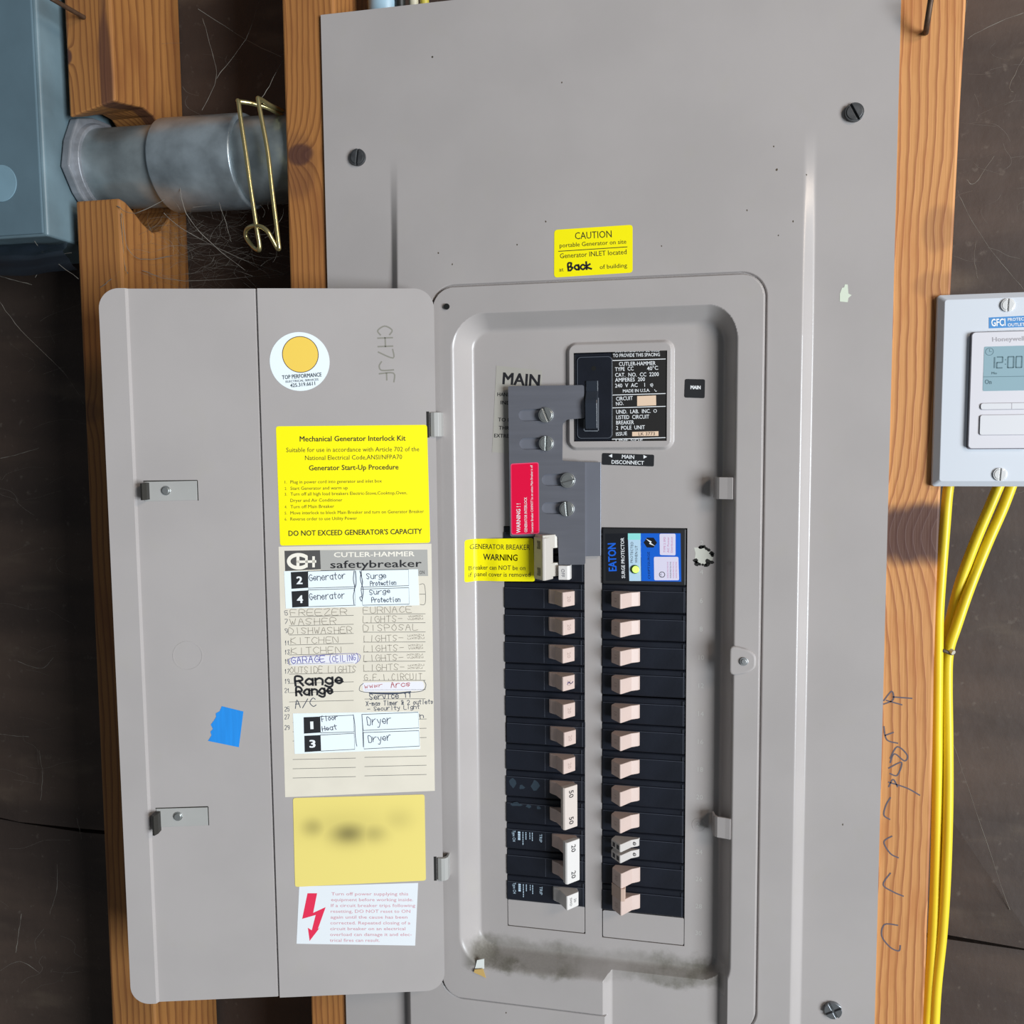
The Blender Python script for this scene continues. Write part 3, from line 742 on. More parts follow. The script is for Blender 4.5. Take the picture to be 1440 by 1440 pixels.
for yc in (-9.3, -28.4):
    t = toggle_mb(rb+.6, -1, yc, 10).obj('toggle', CREAM, tp, bevel=.35)
    mb = MB(); tip_text(mb, rb+.6, -1, yc, '50', 4.4, -90); mb.obj('lettering', EMB, t)
P = [(rb+.6-a, b_) for a, b_ in ((9.5, 6), (9.5, 12.6), (12.2, 13.0), (19.2, 5.2), (18.4, 3.5))]
MB().prism(P, -23.4, -14.6, 0, 'y').obj('handle_tie', mat('tan_clip', '#c4a999', .5), tp, bevel=.3)
# generator breaker, switched off (leans to the left)
gb = breaker_root('generator_breaker', cellframe(LX, 38.1), 'black two-pole generator breaker with wide off-white handle, under the steel slide plate', None)
body_mb(WB, 38.1, 2).obj('body', [BLACK, EDGEG], gb, bevel=.25)
gbx = f11.px(793, 790)[0]-LX
for yc in (-9.3, -28.4): toggle_mb(gbx, -1, yc, 9).obj('toggle', mat('bone_toggle', '#b9b3aa', .4), gb, bevel=.35)
P = [(gbx-a, b_) for a, b_ in ((6.5, 4.5), (10.4, 13.2), (12.2, 13.6), (19.6, 5.6), (18.6, 3.8), (15, 4.2))]
hb = MB().prism(P, -34.8, -6.2, 0, 'y').obj('handle_tie', mat('bone_bar', '#bdb6ae', .4), gb, bevel=.5)
mb = MB()
for yc in (-11.2, -29.2):
    a = Vector((gbx-12.2, 13.6)); b_ = Vector((gbx-19.6, 5.6)); n = Vector((-(b_-a).y, (b_-a).x)).normalized(); n = n if n.y > 0 else -n
    P = []
    for s1, t1 in ((.22, -2.8), (.62, -2.8), (.62, 2.8), (.22, 2.8)):
        q = a.lerp(b_, s1)+n*.06; P.append((q.x, yc+t1, q.y))
    mb.add(P, [(0, 1, 2, 3)], 0)
    tip_text(mb, gbx, -1, yc, '30', 2.8, 90, 1, 1, 1.25)
mb.obj('lettering', [mat('amp_box', '#6d6862', .6), mat('amp_fig', '#c9c4bb', .6)], hb)
fx, fy = f11.px(791, 804); fx -= LX-3.2; fy -= 38.1
fb = MB().prism([(fx-5, -.5), (fx-5, 6.5), (fx+1, 6.2), (fx+2.6, 5), (fx+3, -.5)], fy-4.6, fy+5.0, 0, 'y').obj('off_flag', WHITEP, gb, bevel=.4)
mb = MB(); v_, f_ = glyphs('OFF', 0); mb.add([(fx-2.8+b_*3.2, fy+3-a*3.2, 6.62) for a, b_ in v_], f_); mb.obj('lettering', mat('grey_fig', '#8e8d93', .6), fb)

# ---- surge protector
sp = thing('surge_protector', cellframe(RX0, 38.1), 'black surge protector with bright blue label and lit green lamp', 'surge protector')
mb = MB(); mb.box(.2, WB-.2, -38, -.2, -28, .4); mb.obj('body', BLACKM, sp, bevel=.8)
fs_ = Frame(RX0, -FACE, 38.1)
O = .4
lab = MB(); PAL = [mat('label_black', '#14161c', .4), mat('label_blue', '#0d5fce', .4), mat('label_ice', '#b9d6ea', .4), WTXT, mat('logo_blue', '#1763d8', .4), mat('label_pink', '#dcd6ea', .45), INKK, mat('label_aqua', '#93e2dc', .4), mat('pink_print', '#c77ba8', .6)]
def q4(c, mi, z): sheet(lab, fs_, c, O, .04, z, 0, mi)
q4([(851, 750.5), (884, 750), (885, 817), (852, 817)], 0, O)
q4([(883, 750), (901, 750), (902, 817), (885, 817)], 2, O+.02)
q4([(883, 750), (901, 750), (901, 759), (883, 759)], 7, O+.06)
q4([(900.5, 750), (957, 750), (958, 818), (901.5, 817)], 1, O+.02)
sheet(lab, fs_, [(927.5, 750.5), (950, 750.5), (950, 781), (928, 780.5)], O, .04, O+.06, 1.0, 5)
sheet(lab, fs_, [(919.5, 783), (954, 783), (955, 816), (920, 816)], O, .04, O+.06, 1.0, 5)
x, y = fs_.px(914.5, 763, O)
lab.prism([(x+4.4*math.cos(k*math.pi/3), y+3.8*math.sin(k*math.pi/3)) for k in range(6)], O+.06, O+.1, 0)
lab.prism([(x-3.0, y+2.6), (x+.9, y+.75), (x+.3, y-.1), (x+3.1, y-2.3), (x-.8, y-.8), (x-.2, y+.1)], O+.11, O+.16, 3)
text(lab, fs_, 'EATON', (867, 803), (865.5, 763.5), 11, O, O+.09, 4, .03)
text(lab, fs_, 'SURGE PROTECTOR', (879, 813), (877.5, 756), 4.8, O, O+.09, 3, .012)
text(lab, fs_, 'PROTECTED', (890, 791.5), (890.5, 762), 3.6, O, O+.09, 6); text(lab, fs_, 'WHEN LIT', (896.5, 791.5), (896.5, 767), 3.6, O, O+.09, 6)
text(lab, fs_, 'CHSPT2SURGE', (914.5, 814), (913.5, 776), 3.2, O, O+.09, 0)
for i, s in enumerate(('TYPE 2 SPD', 'AC Power', 'Distribution')): text(lab, fs_, s, (936+5*i, 777), (936+5*i, 755), 2.8, O, O+.13, 8)
for i in range(4): text(lab, fs_, 'SURGE PROTECTIVE', (940+4*i, 813), (940+4*i, 790), 1.9, O, O+.13, 8 if i != 1 else 6)
x, y = fs_.px(931, 808, O); lab.ring(x, y, 1.6, 2.0, O+.1, O+.13, 24, 6); text(lab, fs_, 'UL', (930.3, 811), (930.3, 806), 2.4, O, O+.13, 6)
lab.obj('label', PAL, sp)
x, y = fs_.px(893, 800.5, O)
MB().disc(x, y, 2.9, O, O+.7, 24).obj('lamp_bezel', mat('bezel_dark', '#26301a', .4), sp)
MB().disc(x+.5, y, 2.4, O+.7, O+1.3, 24).obj('status_lamp', mat('lamp_green', '#bdf06a', .3, emit=.8), sp, bevel=.3)

# ---- main breaker
mbk = thing('main_breaker', Frame(98.3, 10.2, 95.8), 'large black main breaker with printed rating plate, in the square opening', 'circuit breaker')
fm = Frame(98.3, 10.2, 95.8)
mb = MB().box(0, 60.4, 0, 57.6, -60, 0); mb.obj('body', BLACK, mbk, bevel=.8)
mb = MB()
mb.prism(rrect(1.6, 25.5, 1.2, 55.6, 3), 0, .6); mb.obj('handle_surround', BLACK, mbk, bevel=.5)
hx0, hy0 = fm.px(822.5, 606, .6); hx1, hy1 = fm.px(842, 548, .6)
mb = MB(); mb.prism([(hy0+1, .6), (hy0+1.4, 5.5), (hy0+6, 6.2), (hy0+18, 7.2), (hy0+20, 6.6), (hy0+26, 1.6), (hy0+33, 1.6), (hy0+33, .6)], hx0+.8, hx1-.3, 0, 'x')
tg = mb.obj('toggle', mat('toggle_black', '#2a2f38', .28), mbk, bevel=.5)
mb = MB()
for p, q in (((821.5, 606), (841.5, 606)), ((841.5, 606), (841.5, 560)), ((821.5, 606), (821.5, 590))): stroke(mb, fm, [p, q], 1.1, .6, .7, 0, False)
mb.disc(*fm.px(834.8, 518, .6), 1.6, .6, .64, 16, 1)
mb.ribbon([*rrect(2.2, 24.9, 1.8, 55, 2.6), rrect(2.2, 24.9, 1.8, 55, 2.6)[0]], .35, .66, 2)
text(mb, fm, '200', (823, 546), (839, 545.5), 8, .6, .68, 2)
mb.obj('lettering', [mat('edge_grey', '#7e8289', .5), mat('pin_black', '#050505', .9), mat('dim_grey', '#555a64', .5)], mbk)
rp = MB(); PL = [mat('plate_black', '#211f1e', .45), WTXT, mat('manila', '#e6c9ae', .6), INKK]
sheet(rp, fm, [(861, 492.5), (937.5, 491), (936.5, 620), (860.5, 620.5)], 0, .3, .1, 0, 0)
Zt = .45
def rt(s, x0, x1, y, cap=5.4, mi=1, dy=-1.2): text(rp, fm, s, (x0, y), (x1, y+dy), cap, .4, Zt, mi, .01)
rt('CUSTOMERS MAY BE USED', 864, 928, 495.5, 4.2); rt('TO PROVIDE THIS SPACING', 862, 928, 502.4, 4.8, 1, -1.6)
rt('CUTLER-HAMMER', 870.5, 922, 514.5, 5.4); rt('TYPE  CC', 865, 891, 522); rt('40°C', 910, 925.5, 521)
rt('CAT.  NO.  CC  2200', 865, 926.5, 530); rt('AMPERES  200', 865, 907, 537); rt('240  V  AC    1', 865, 907, 545); rt('φ', 915, 919, 544)
rt('MADE IN U.S.A.', 876, 914, 552, 4.4); rt('L', 922, 924, 551, 4)
rt('CIRCUIT', 866.5, 890, 563.5); rt('NO.', 866.5, 877, 570.5, 5.2)
rt('UND.  LAB.  INC.', 866.5, 915, 581.8); rt('LISTED  CIRCUIT', 866.5, 913, 589.5, 5.4, 1, -1); rt('BREAKER', 866.5, 891.5, 597, 5.4, 1, -.6); rt('2  POLE  UNIT', 866.5, 907, 604.5); rt('ISSUE', 866.5, 882, 613, 5)
for y in (506.2, 554.8, 572.8, 616.8): stroke(rp, fm, [(861, y+.8), (935.5, y-1.4)], 1.0, .4, Zt, 1, False)
rp.ring(*fm.px(921.3, 577.8, .4), .8, 1.1, Zt-.03, Zt, 16, 1)
sheet(rp, fm, [(896, 557), (922.5, 556), (922.8, 570), (896, 571)], .4, .03, .41, 0, 2)
sheet(rp, fm, [(889, 607.3), (926, 606.4), (926, 613), (889, 613.4)], .4, .03, .41, 0, 2)
text(rp, fm, 'LK 3773', (898, 612.5), (921, 612), 4.6, .4, Zt+.03, 3)
text(rp, fm, 'LINE SIDE', (866, 621), (904, 620.4), 3.2, .4, Zt, 1)
rp.obj('rating_plate', PL, mbk)

# ---- interlock slide plate
fi = wall(-7.0)
it = thing('interlock_plate', fi.at(770, 690), 'grey steel slide plate with four slots, left of the main breaker', 'interlock plate')
fl_ = fi.at(770, 690)
def hole_plate(fr, outer, slots, z0, z1, mt, name, parent):
    bm = bmesh.new(); loops = [outer]+slots; edges = []
    for L in loops:
        vs_ = [bm.verts.new((x*MM, y*MM, z1*MM)) for x, y in L]
        edges += [bm.edges.new((vs_[i-1], vs_[i])) for i in range(len(vs_))]
    bmesh.ops.triangle_fill(bm, use_beauty=True, use_dissolve=False, edges=edges)
    for f in bm.faces:
        if f.normal.z < 0: f.normal_flip()
    r = bmesh.ops.extrude_face_region(bm, geom=bm.faces[:])
    bmesh.ops.translate(bm, verts=[q for q in r['geom'] if isinstance(q, bmesh.types.BMVert)], vec=(0, 0, (z0-z1)*MM))
    bmesh.ops.recalc_face_normals(bm, faces=bm.faces)
    me = bpy.data.meshes.new(name); bm.to_mesh(me); bm.free(); me.materials.append(mt)
    o = bpy.data.objects.new(name, me); COL.objects.link(o); o.parent = parent
    return o
def capsule(fr, a, b_, r, n=8):
    p, q = Vector(fr.px(*a)), Vector(fr.px(*b_)); o = []
    d = math.atan2((q-p).y, (q-p).x)
    for i in range(n+1): t = d+math.pi/2+math.pi*i/n; o.append((p.x+r*math.cos(t), p.y+r*math.sin(t)))
    for i in range(n+1): t = d-math.pi/2+math.pi*i/n; o.append((q.x+r*math.cos(t), q.y+r*math.sin(t)))
    return o
outer = round_poly([fl_.px(*p) for p in ((714.5, 543), (820.8, 541.5), (822, 588), (797, 590), (791, 596), (790.5, 648), (822.6, 649.5), (822.8, 794), (786, 794.5), (784.5, 754), (717.5, 754.5))], 1.2, 3)
SLOTS = [((737.5, 584), (768, 583)), ((738.5, 624), (768, 623.5)), ((770, 675), (799, 674.5)), ((770, 714.5), (798.5, 714.5))]
hole_plate(fl_, outer, [capsule(fl_, a, b_, 4.0) for a, b_ in SLOTS], -1.5, 0, STEEL, 'slide', it)
bk = [fl_.px(*p, -1.6) for p in ((722, 552), (786, 552), (787, 649), (845, 650), (845, 782), (790, 783), (788, 748), (722, 748))]
MB().prism(bk, -3.4, -1.7).obj('backing_plate', mat('grey_steel_back', '#80828c', .42, .35, var=.06, vscale=20), it, bevel=.3)
for (u, v_, ang) in ((768, 583.5, math.radians(112)), (768.5, 623.5, math.radians(88)), (798.5, 675.5, math.radians(15)), (797.5, 715.5, math.radians(95))):
    x, y = fl_.px(u, v_, .5)
    o = slotted(5.0, ang, 1.8, ZINC, it, 'screw', (x, y, .1), 1.3)
    MB().disc(x, y, 4, -5, -3.4).obj('spacer', ZINC, it)
wl = MB(); rc = [(718, 652), (757.5, 650), (758.5, 750.5), (719, 752)]
sheet(wl, fl_, rc, 0, .12, .05, 1.6, 1); sheet(wl, fl_, [(719.2, 653.2), (756.4, 651.2), (757.4, 749.4), (720.2, 750.8)], 0, .04, .15, 1.3, 0)
text(wl, fl_, 'WARNING ! !', (731.8, 749.5), (731.8, 708), 5.6, 0, .23, 2, .02); text(wl, fl_, 'GENERATOR INTERLOCK', (741.5, 748.5), (741, 699), 3.9, 0, .23, 2, .012)
text(wl, fl_, 'Generator Breaker CANNOT be on unless Main Breaker is off', (750, 749.5), (749, 654), 3.2, 0, .23, 2, .01)
wl.obj('warning_label', [REDV, mat('red_edge', '#f2527a', .4), WTXT], it)

# ================================================================== STICKERS ON THE PANEL
def sticker(name, fr, label, cat, mbs, mats, group=None):
    """thing > sheet, lettering"""
    r = thing(name, fr, label, cat, group)
    sh, le = mbs; sh.obj('sheet', mats[0], r)
    if le is not None and le.f: le.obj('lettering', mats[1], r)
    return r
# caution sticker, lying on the leaning upper field of the cover
fc = wall(0); c4 = [(779.5, 323.3), (889.7, 316), (890, 384), (779.8, 391)]
def drape(mb, fr, z):
    mb.v = [(x, y, float(H(fr.o.x+x, fr.o.z+y))+z+q-(-fr.o.y)) for x, y, q in mb.v]
fr = wall(-4).at(834.5, 353.6); sh = MB()
def dsheet(mb, fr, corners, nx=12, ny=8, r=0., t=.12):
    P = [fr.px(*c) for c in corners]; P = round_poly(P, r)
    bm = bmesh.new(); bm.faces.new([bm.verts.new((*p, 0)) for p in P])
    xs_ = [p[0] for p in P]; ys_ = [p[1] for p in P]
    for ax, lo, hi, n in ((0, min(xs_), max(xs_), nx), (1, min(ys_), max(ys_), ny)):
        for i in range(1, n):
            co = [0, 0, 0]; no = [0, 0, 0]; co[ax] = lo+(hi-lo)*i/n; no[ax] = 1
            bmesh.ops.bisect_plane(bm, geom=bm.verts[:]+bm.edges[:]+bm.faces[:], plane_co=co, plane_no=no)
    bm.verts.ensure_lookup_table(); bm.verts.index_update()
    mb.add([v_.co[:] for v_ in bm.verts], [tuple(q.index for q in f.verts) for f in bm.faces]); bm.free()
    if sum((P[i-1][0]*P[i][1]-P[i][0]*P[i-1][1]) for i in range(len(P))) < 0: mb.f = [f[::-1] for f in mb.f]
dsheet(sh, fr, c4, 4, 6, 2.2); drape(sh, fr, .15)
le = MB()
text(le, fr, 'CAUTION', (809, 336.8), (860.5, 334), 10); text(le, fr, 'portable Generator on site', (787.5, 348.5), (881, 342.8), 6.2); text(le, fr, 'Generator INLET located', (788, 363.8), (881.5, 357.8), 7)
text(le, fr, 'at', (787, 382.5), (793.3, 382), 5.6); text(le, fr, 'of building', (844, 379), (882.3, 376.5), 6); stroke(le, fr, [(786, 353.8), (882, 347.6)], 1, 0, .2, 0, False)
hand(le, fr, 'Back', (800, 381), (832, 378.5), 10, 2.6, 0, .2, 1, .15)
le.v = [(x, y, .08) for x, y, z in le.v]; drape(le, fr, .15)
sticker('caution_sticker', fr, 'yellow CAUTION portable generator sticker on the cover above the door frame', 'sticker', (sh, le), (YEL, [INK, INKK]))
# generator breaker warning, bent over the edge of the dish
fr = wall(-11).at(704, 788); sh = MB()
dsheet(sh, fr, [(657, 758), (750, 756.5), (752.5, 817.5), (657, 817)], 40, 3, 1.6)
def drape2(mb, z):
    def hz(x):
        X = fr.o.x+x; t = min(1, max(0, (X-35)/11)); t = t*t*(3-2*t)
        return max(float(H(X, 20)), -12+1.35*t)-(-fr.o.y)+z
    mb.v = [(x, y, hz(x)) for x, y, q in mb.v]
drape2(sh, .25); le = MB()
text(le, fr, 'GENERATOR BREAKER', (662, 772), (745.5, 773), 7.2); text(le, fr, 'WARNING', (679, 787.5), (728, 788.5), 8.8, bold=.012)
text(le, fr, 'Breaker can NOT be on', (661, 801), (739, 801.5), 6.4); text(le, fr, 'if panel cover is removed', (661, 810.5), (746, 811), 6.4); drape2(le, .35)
sticker('warning_sticker', fr, 'yellow GENERATOR BREAKER WARNING sticker beside the off-white generator handle', 'sticker', (sh, le), (YEL, INK))
# main notice (clear film), two small black labels
fr = wall(-12).at(735, 580); sh = MB(); sheet(sh, fr, [(698, 514), (762, 521), (760, 640), (692, 636)], 0, .08, .05)
le = MB(); text(le, fr, 'MAIN', (706.5, 540), (759, 543.5), 16.5, 0, .18, 0, .03)
for s, x0, y, x1 in (('HANDLE', 699.5, 557, 725), ('INDI', 704, 568.5, 720), ('TO RE', 700.5, 592.5, 722), ('THRO', 701.5, 604, 722), ('EXTREM', 695, 615, 721)): text(le, fr, s, (x0, y), (x1, y+.8), 5.2, 0, .18, 0, .015)
sticker('main_notice', fr, 'clear film notice reading MAIN, partly behind the steel slide plate', 'label', (sh, le), (mat('clear_film', '#aba79f', .25, var=.03), INKK))
fr = wall(-12).at(977, 546.5); sh = MB(); sheet(sh, fr, [(963.5, 533), (991.5, 533.5), (991, 560), (962.5, 559)], 0, .25, .02, 1.2)
le = MB(); text(le, fr, 'MAIN', (971, 547), (985.3, 547.3), 4.8, 0, .32, 0, .05)
sticker('main_label', fr, 'small square black label reading MAIN, right of the main breaker', 'label', (sh, le), (BLACKM, WTXT))
fr = wall(-12).at(883, 646); sh = MB(); sheet(sh, fr, [(847, 637), (920, 639.5), (919.5, 656), (846.5, 653.5)], 0, .25, .02, 1.0)
le = MB(); text(le, fr, 'MAIN', (874.5, 644.6), (891.8, 645.4), 5.2, 0, .32, 0, .02); text(le, fr, 'DISCONNECT', (860, 652), (905.5, 653.5), 5.2, 0, .32, 0, .02)
for pts in ([(856, 641), (861, 638.4), (861, 643.6)], [(910, 642.4), (905, 639.8), (905, 645)]): sheet(le, fr, pts, 0, .04, .28)
sticker('disconnect_label', fr, 'black strip label reading MAIN DISCONNECT, under the main breaker', 'label', (sh, le), (BLACKM, WTXT))
# scrap of pale tape on the right of the cover
fr = wall(-7).at(1188, 412); sh = MB(); sheet(sh, fr, [(1181, 413), (1184, 405), (1187, 404), (1188, 400), (1192, 400), (1193, 413), (1197.5, 415), (1193, 419), (1192, 425), (1181, 424)], 0, .1, .02)
r = tag(sh.obj('tape_scrap', mat('pale_tape', '#d3dbc9', .6)), 'tiny scrap of pale tape on the right side of the cover', 'tape'); place(r, fr)

# ================================================================== STICKERS ON THE DOOR
def dfr(c): return DOORF.at(*ctr(c))
# round sticker: white disc, yellow sun disc and the writing
c = [(421.5, 508.5)]; fr = DOORF.at(421.5, 508.5); sh = MB()
rx = abs(fr.px(463.5, 508.5)[0]); ry = abs(fr.px(421.5, 467)[1]); sh.disc(0, 0, rx, .02, .15, 64, 0, ry)
le = MB(); x, y = fr.px(422.5, 498.5); rs = abs(fr.px(448, 498.5)[0]-x); le.disc(x, y, rs, .15, .19, 48, 1); le.ring(x, y, rs-.35, rs+.1, .15, .22, 48, 2)
text(le, fr, 'TOP PERFORMANCE', (397, 533.5), (452.5, 529.3), 5.6, 0, .25, 0, .02); text(le, fr, 'ELECTRICAL SERVICES', (402, 538.2), (448, 535), 2.9, 0, .25, 0, .01); text(le, fr, '425.319.6611', (408.5, 544.8), (443.5, 541.5), 5.2, 0, .25, 0, .015)
sticker('round_sticker', fr, 'round white company sticker with a yellow disc, near the top of the open door', 'sticker', (sh, le), (WHITEV, [mat('slate_print', '#2c3a44', .6), mat('sun_yellow', '#f0cb55', .5), mat('sun_edge', '#5b4632', .6)]))
# interlock instructions
c = [(388, 599.5), (600.5, 597.4), (605, 763.3), (394, 767.3)]; fr = dfr(c); sh = MB(); sheet(sh, fr, c, 0, .13, .02, 1.8)
le = MB()
def T(s, x0, y0, x1, y1, cap, bold=0.): text(le, fr, s, (x0, y0), (x1, y1), cap, 0, .2, 0, bold)
T('Mechanical Generator Interlock Kit', 421.5, 620.8, 570.5, 619.6, 7.4, .018); T('Suitable for use in accordance with Article 702 of the', 402.5, 635.8, 589.5, 634.5, 6.4); T('National Electrical Code,ANSI/NFPA70', 429, 647, 565.5, 645.5, 6.4)
T('Generator Start-Up Procedure', 434.5, 661.5, 560.5, 660, 7.2, .018)
for n, s, x1, y in (('1.', 'Plug in power cord into generator and inlet box', 537, 680), ('2.', 'Start Generator and warm up', 489, 689), ('3.', 'Turn off all high load breakers Electric-Stove,Cooktop,Oven,', 572.5, 697), ('', 'Dryer and Air Conditioner', 481.5, 706), ('4.', 'Turn off Main Breaker', 470, 714.8), ('5.', 'Move interlock to block Main Breaker and turn on Generator Breaker', 596, 723.5), ('6.', 'Reverse order to use Utility Power', 502, 732)):
    if n: T(n, 400.5, y, 403.5, y, 4)
    T(s, 408.5, y, x1, y-(x1-408)*.012, 4.6)
T("DO NOT EXCEED GENERATOR'S CAPACITY", 405.8, 753.6, 593.5, 750.6, 7.4, .02)
sticker('instruction_sticker', fr, 'large yellow Mechanical Generator Interlock Kit instruction sticker on the open door', 'sticker', (sh, le), (YEL, INK))
# circuit directory
c = [(391.7, 768.8), (606.6, 764.6), (611.5, 1112), (401, 1121)]; fr = dfr(c); sh = MB(); sheet(sh, fr, c, 0, .08, .02)
root = thing('circuit_directory', fr, 'aged cream circuit directory card with handwritten list, on the open door', 'paper'); sh.obj('sheet', CREAMP, root)
hd = MB(); sheet(hd, fr, [(400, 774.5), (450, 773.6), (451.5, 800.5), (401, 803)], 0, .02, .1, 0, 0); sheet(hd, fr, [(450, 773.6), (601, 772.8), (602, 810), (451.5, 810)], 0, .02, .1, 0, 1)
text(hd, fr, 'CUTLER-HAMMER', (469.5, 783.4), (583, 782), 6.8, 0, .15, 2, .02); text(hd, fr, 'safetybreaker', (464.5, 799), (593, 797), 10.5, 0, .15, 3, .012); text(hd, fr, 'ON', (590, 807.5), (597, 807), 5, 0, .15, 3)
# the ringed C-H emblem
p = [fr.px(420+14*math.cos(a), 789.3-9.2*math.sin(a)) for a in [math.radians(50+i*260/24) for i in range(25)]]; hd.ribbon(p, 2.4, .15, 2)
for a, b_, w_ in (((419, 783.5), (419, 796.5), 4.2), ((431, 783.5), (431, 796), 3.6), ((419, 790), (443, 789.5), 3.6), ((441, 784), (441, 796), 3.6)): stroke(hd, fr, [a, b_], w_, 0, .16, 2, False)
hd.obj('printed_heading', [mat('heading_dark', '#4d4b4a', .7), mat('heading_grey', '#aaa8a3', .7), mat('cream_print', '#efe9dc', .7), INKK], root)
rl = MB()
for i, y in enumerate([867.5, 880, 893, 907, 921, 934, 948, 961, 974, 987]):
    stroke(rl, fr, [(407, y), (497, y-2.2)], .7, 0, .12, 0, False); stroke(rl, fr, [(511 if i < 8 else 513, y-4), (598, y-4.4)], .7, 0, .12, 0, False)
for y in (1016, 1029, 1042, 1068, 1081, 1094): stroke(rl, fr, [(412, y), (500, y-2)], .7, 0, .12, 0, False); stroke(rl, fr, [(513, y-3), (599.5, y-5)], .7, 0, .12, 0, False)
stroke(rl, fr, [(590, 822), (597, 823), (598, 848), (591, 850)], .7, 0, .12, 0); stroke(rl, fr, [(590, 835.5), (597.5, 835.5)], .7, 0, .12, 0, False)
rl.obj('printed_rules', RULE, root)
hw = MB()
def hd_(s, x0, x1, y, cap=8.6, wp=.75, mi=0, dy=-1.5, jit=.3): hand(hw, fr, s, (x0, y), (x1, y+dy), cap, wp, 0, .14, mi, jit)
for s, x0, x1, y in (('FREEZER', 409, 488, 866), ('WASHER', 408, 473, 879), ('DISHWASHER', 406, 495, 891.5), ('KITCHEN', 409, 476, 905.5), ('KITCHEN', 409.5, 480, 919.5), ('OUTSIDE LIGHTS', 408, 501, 946.5)): hd_(s, x0, x1, y)
for s, x0, x1, y in (('FURNACE', 511, 579, 862.5), ('LIGHTS-', 511, 566, 875.5), ('DISPOSAL', 511, 588, 887.5), ('LIGHTS-', 512, 567, 902.5), ('LIGHTS-', 512, 568, 916.5), ('LIGHTS-', 512, 567, 930), ('LIGHTS-', 512, 569, 943.5), ('G.F.I.CIRCUIT', 512, 594, 957)): hd_(s, x0, x1, y)
for y in (872, 899, 913, 926, 941):
    for k in (0, 4): hand(hw, fr, 'vuxmzu'[random.randint(0, 2):], (572+random.uniform(0, 3), y-4+k), (594+random.uniform(0, 3), y-5+k), 3.4, .5, 0, .14, 0, .5)
for i, (s, y) in enumerate((('5', 865), ('7', 877), ('9', 890), ('11', 907), ('13', 920), ('15', 933), ('17', 947), ('19', 961), ('21', 974), ('25', 1000), ('27', 1011), ('29', 1026))): hand(hw, fr, s, (400.5, y), (404.5+2.5*(len(s)-1), y), 6, .7, 0, .14, 1)
sheet(hw, fr, [(408, 925), (503, 920), (506, 928), (500, 933), (409, 936)], 0, .02, .1, 1.5, 5); hand(hw, fr, 'GARAGE', (409.5, 933), (457, 930.5), 8.5, 1.1, 0, .16, 2); hand(hw, fr, '(CEILING)', (463, 931.5), (505, 928), 8.5, .9, 0, .16, 2)
stroke(hw, fr, [(407, 935), (408, 926), (440, 922), (500, 919), (506, 927), (500, 933)], .8, 0, .15, 2)
sheet(hw, fr, [(509, 960), (595, 958), (597, 966), (594, 971), (511, 973)], 0, .02, .1, 1.5, 5); hand(hw, fr, 'wwwr', (513, 968), (538, 966), 6, .7, 0, .16, 3, .4); hand(hw, fr, 'Arcs', (550, 967), (577, 965), 7.5, 1., 0, .16, 3, .4)
stroke(hw, fr, [(511, 961), (506, 966), (511, 973), (560, 974), (592, 972), (599, 964), (596, 957)], .8, 0, .15, 1); stroke(hw, fr, [(520, 974.5), (550, 975.5), (577, 973)], 2.2, 0, .16, 1)
hand(hw, fr, 'Range', (416, 964), (482, 960.5), 12.5, 3.0, 0, .17, 4, .15); hand(hw, fr, 'Range', (417, 978), (468, 975), 11.5, 2.9, 0, .17, 4, .2)
hand(hw, fr, 'A/C', (415, 996), (445, 993), 11.5, 1.1, 0, .14, 1)
hand(hw, fr, 'Service 11', (520, 984), (579, 980.5), 8, 1.0, 0, .14, 1); hand(hw, fr, 'X-mas Timer & 2 outlets', (515, 992.5), (609, 989.5), 6, .9, 0, .14, 1); hand(hw, fr, '- Security Light', (517, 999.8), (590, 996.5), 5.6, .85, 0, .14, 1)
hand(hw, fr, 'h', (591, 1010), (596, 1009), 6, 1.0, 0, .14, 1)
hw.obj('handwritten_lettering', [PENCIL, PEN, mat('violet_pen', '#6c6aa8', .6), mat('red_pen', '#b3525a', .6), INKK, mat('white_out', '#e6e4ea', .6)], root)
def strip(name, c, rows, label, left, right):
    fr = dfr(c); sh = MB(); sheet(sh, fr, c, 0, .12, .12); r = thing(name, fr, label, 'label'); sh.obj('sheet', WHITEV, r); le = MB()
    for (num, b4, l4, r4) in rows:
        sheet(le, fr, b4, 0, .03, .25, 0, 0)
        q = ctr(b4); hw_ = 2.2 if num == '1' else 4.3; text(le, fr, num, (q[0]-hw_, q[1]+5.6), (q[0]+hw_, q[1]+5.4), 10.5, 0, .32, 1, .035)
        for pts in (l4, r4):
            if pts: stroke(le, fr, pts+[pts[0]], .8, 0, .28, 0, False)
    for s, p0, p1, cap in left+right: hand(le, fr, s, p0, p1, cap, .95, 0, .3, 2, .3)
    return fr, r, le
c = [(399.5, 803.2), (587.7, 800.5), (589.5, 851), (402, 855.6)]
fr, r, le = strip('circuit_strip', c, [('2', [(409, 804.5), (433, 803.2), (433.5, 826.5), (410, 828)], [(433, 803.2), (499, 801.5), (499.5, 825), (433.5, 827)], [(508, 801.8), (574.5, 800.8), (575, 823.5), (510, 825.5)]),
    ('4', [(410, 831.5), (433.5, 830), (434, 853), (411, 854.2)], [(433.5, 829.5), (499, 827.5), (500, 851), (434, 853)], [(508, 828.5), (575, 826.3), (575.5, 849.5), (510, 851)])],
    'white label strip with rows 2 and 4 for generator and surge protection', [('Generator', (435, 817), (486, 813.5), 9), ('Generator', (435.5, 843.5), (485, 841), 9)], [('Surge', (516, 814), (543, 812.5), 7.5), ('Protection', (521, 823.5), (557, 822), 6), ('Surge', (520, 836.5), (549, 833.5), 6.5), ('Protection', (523, 847), (563, 846), 6.5)])
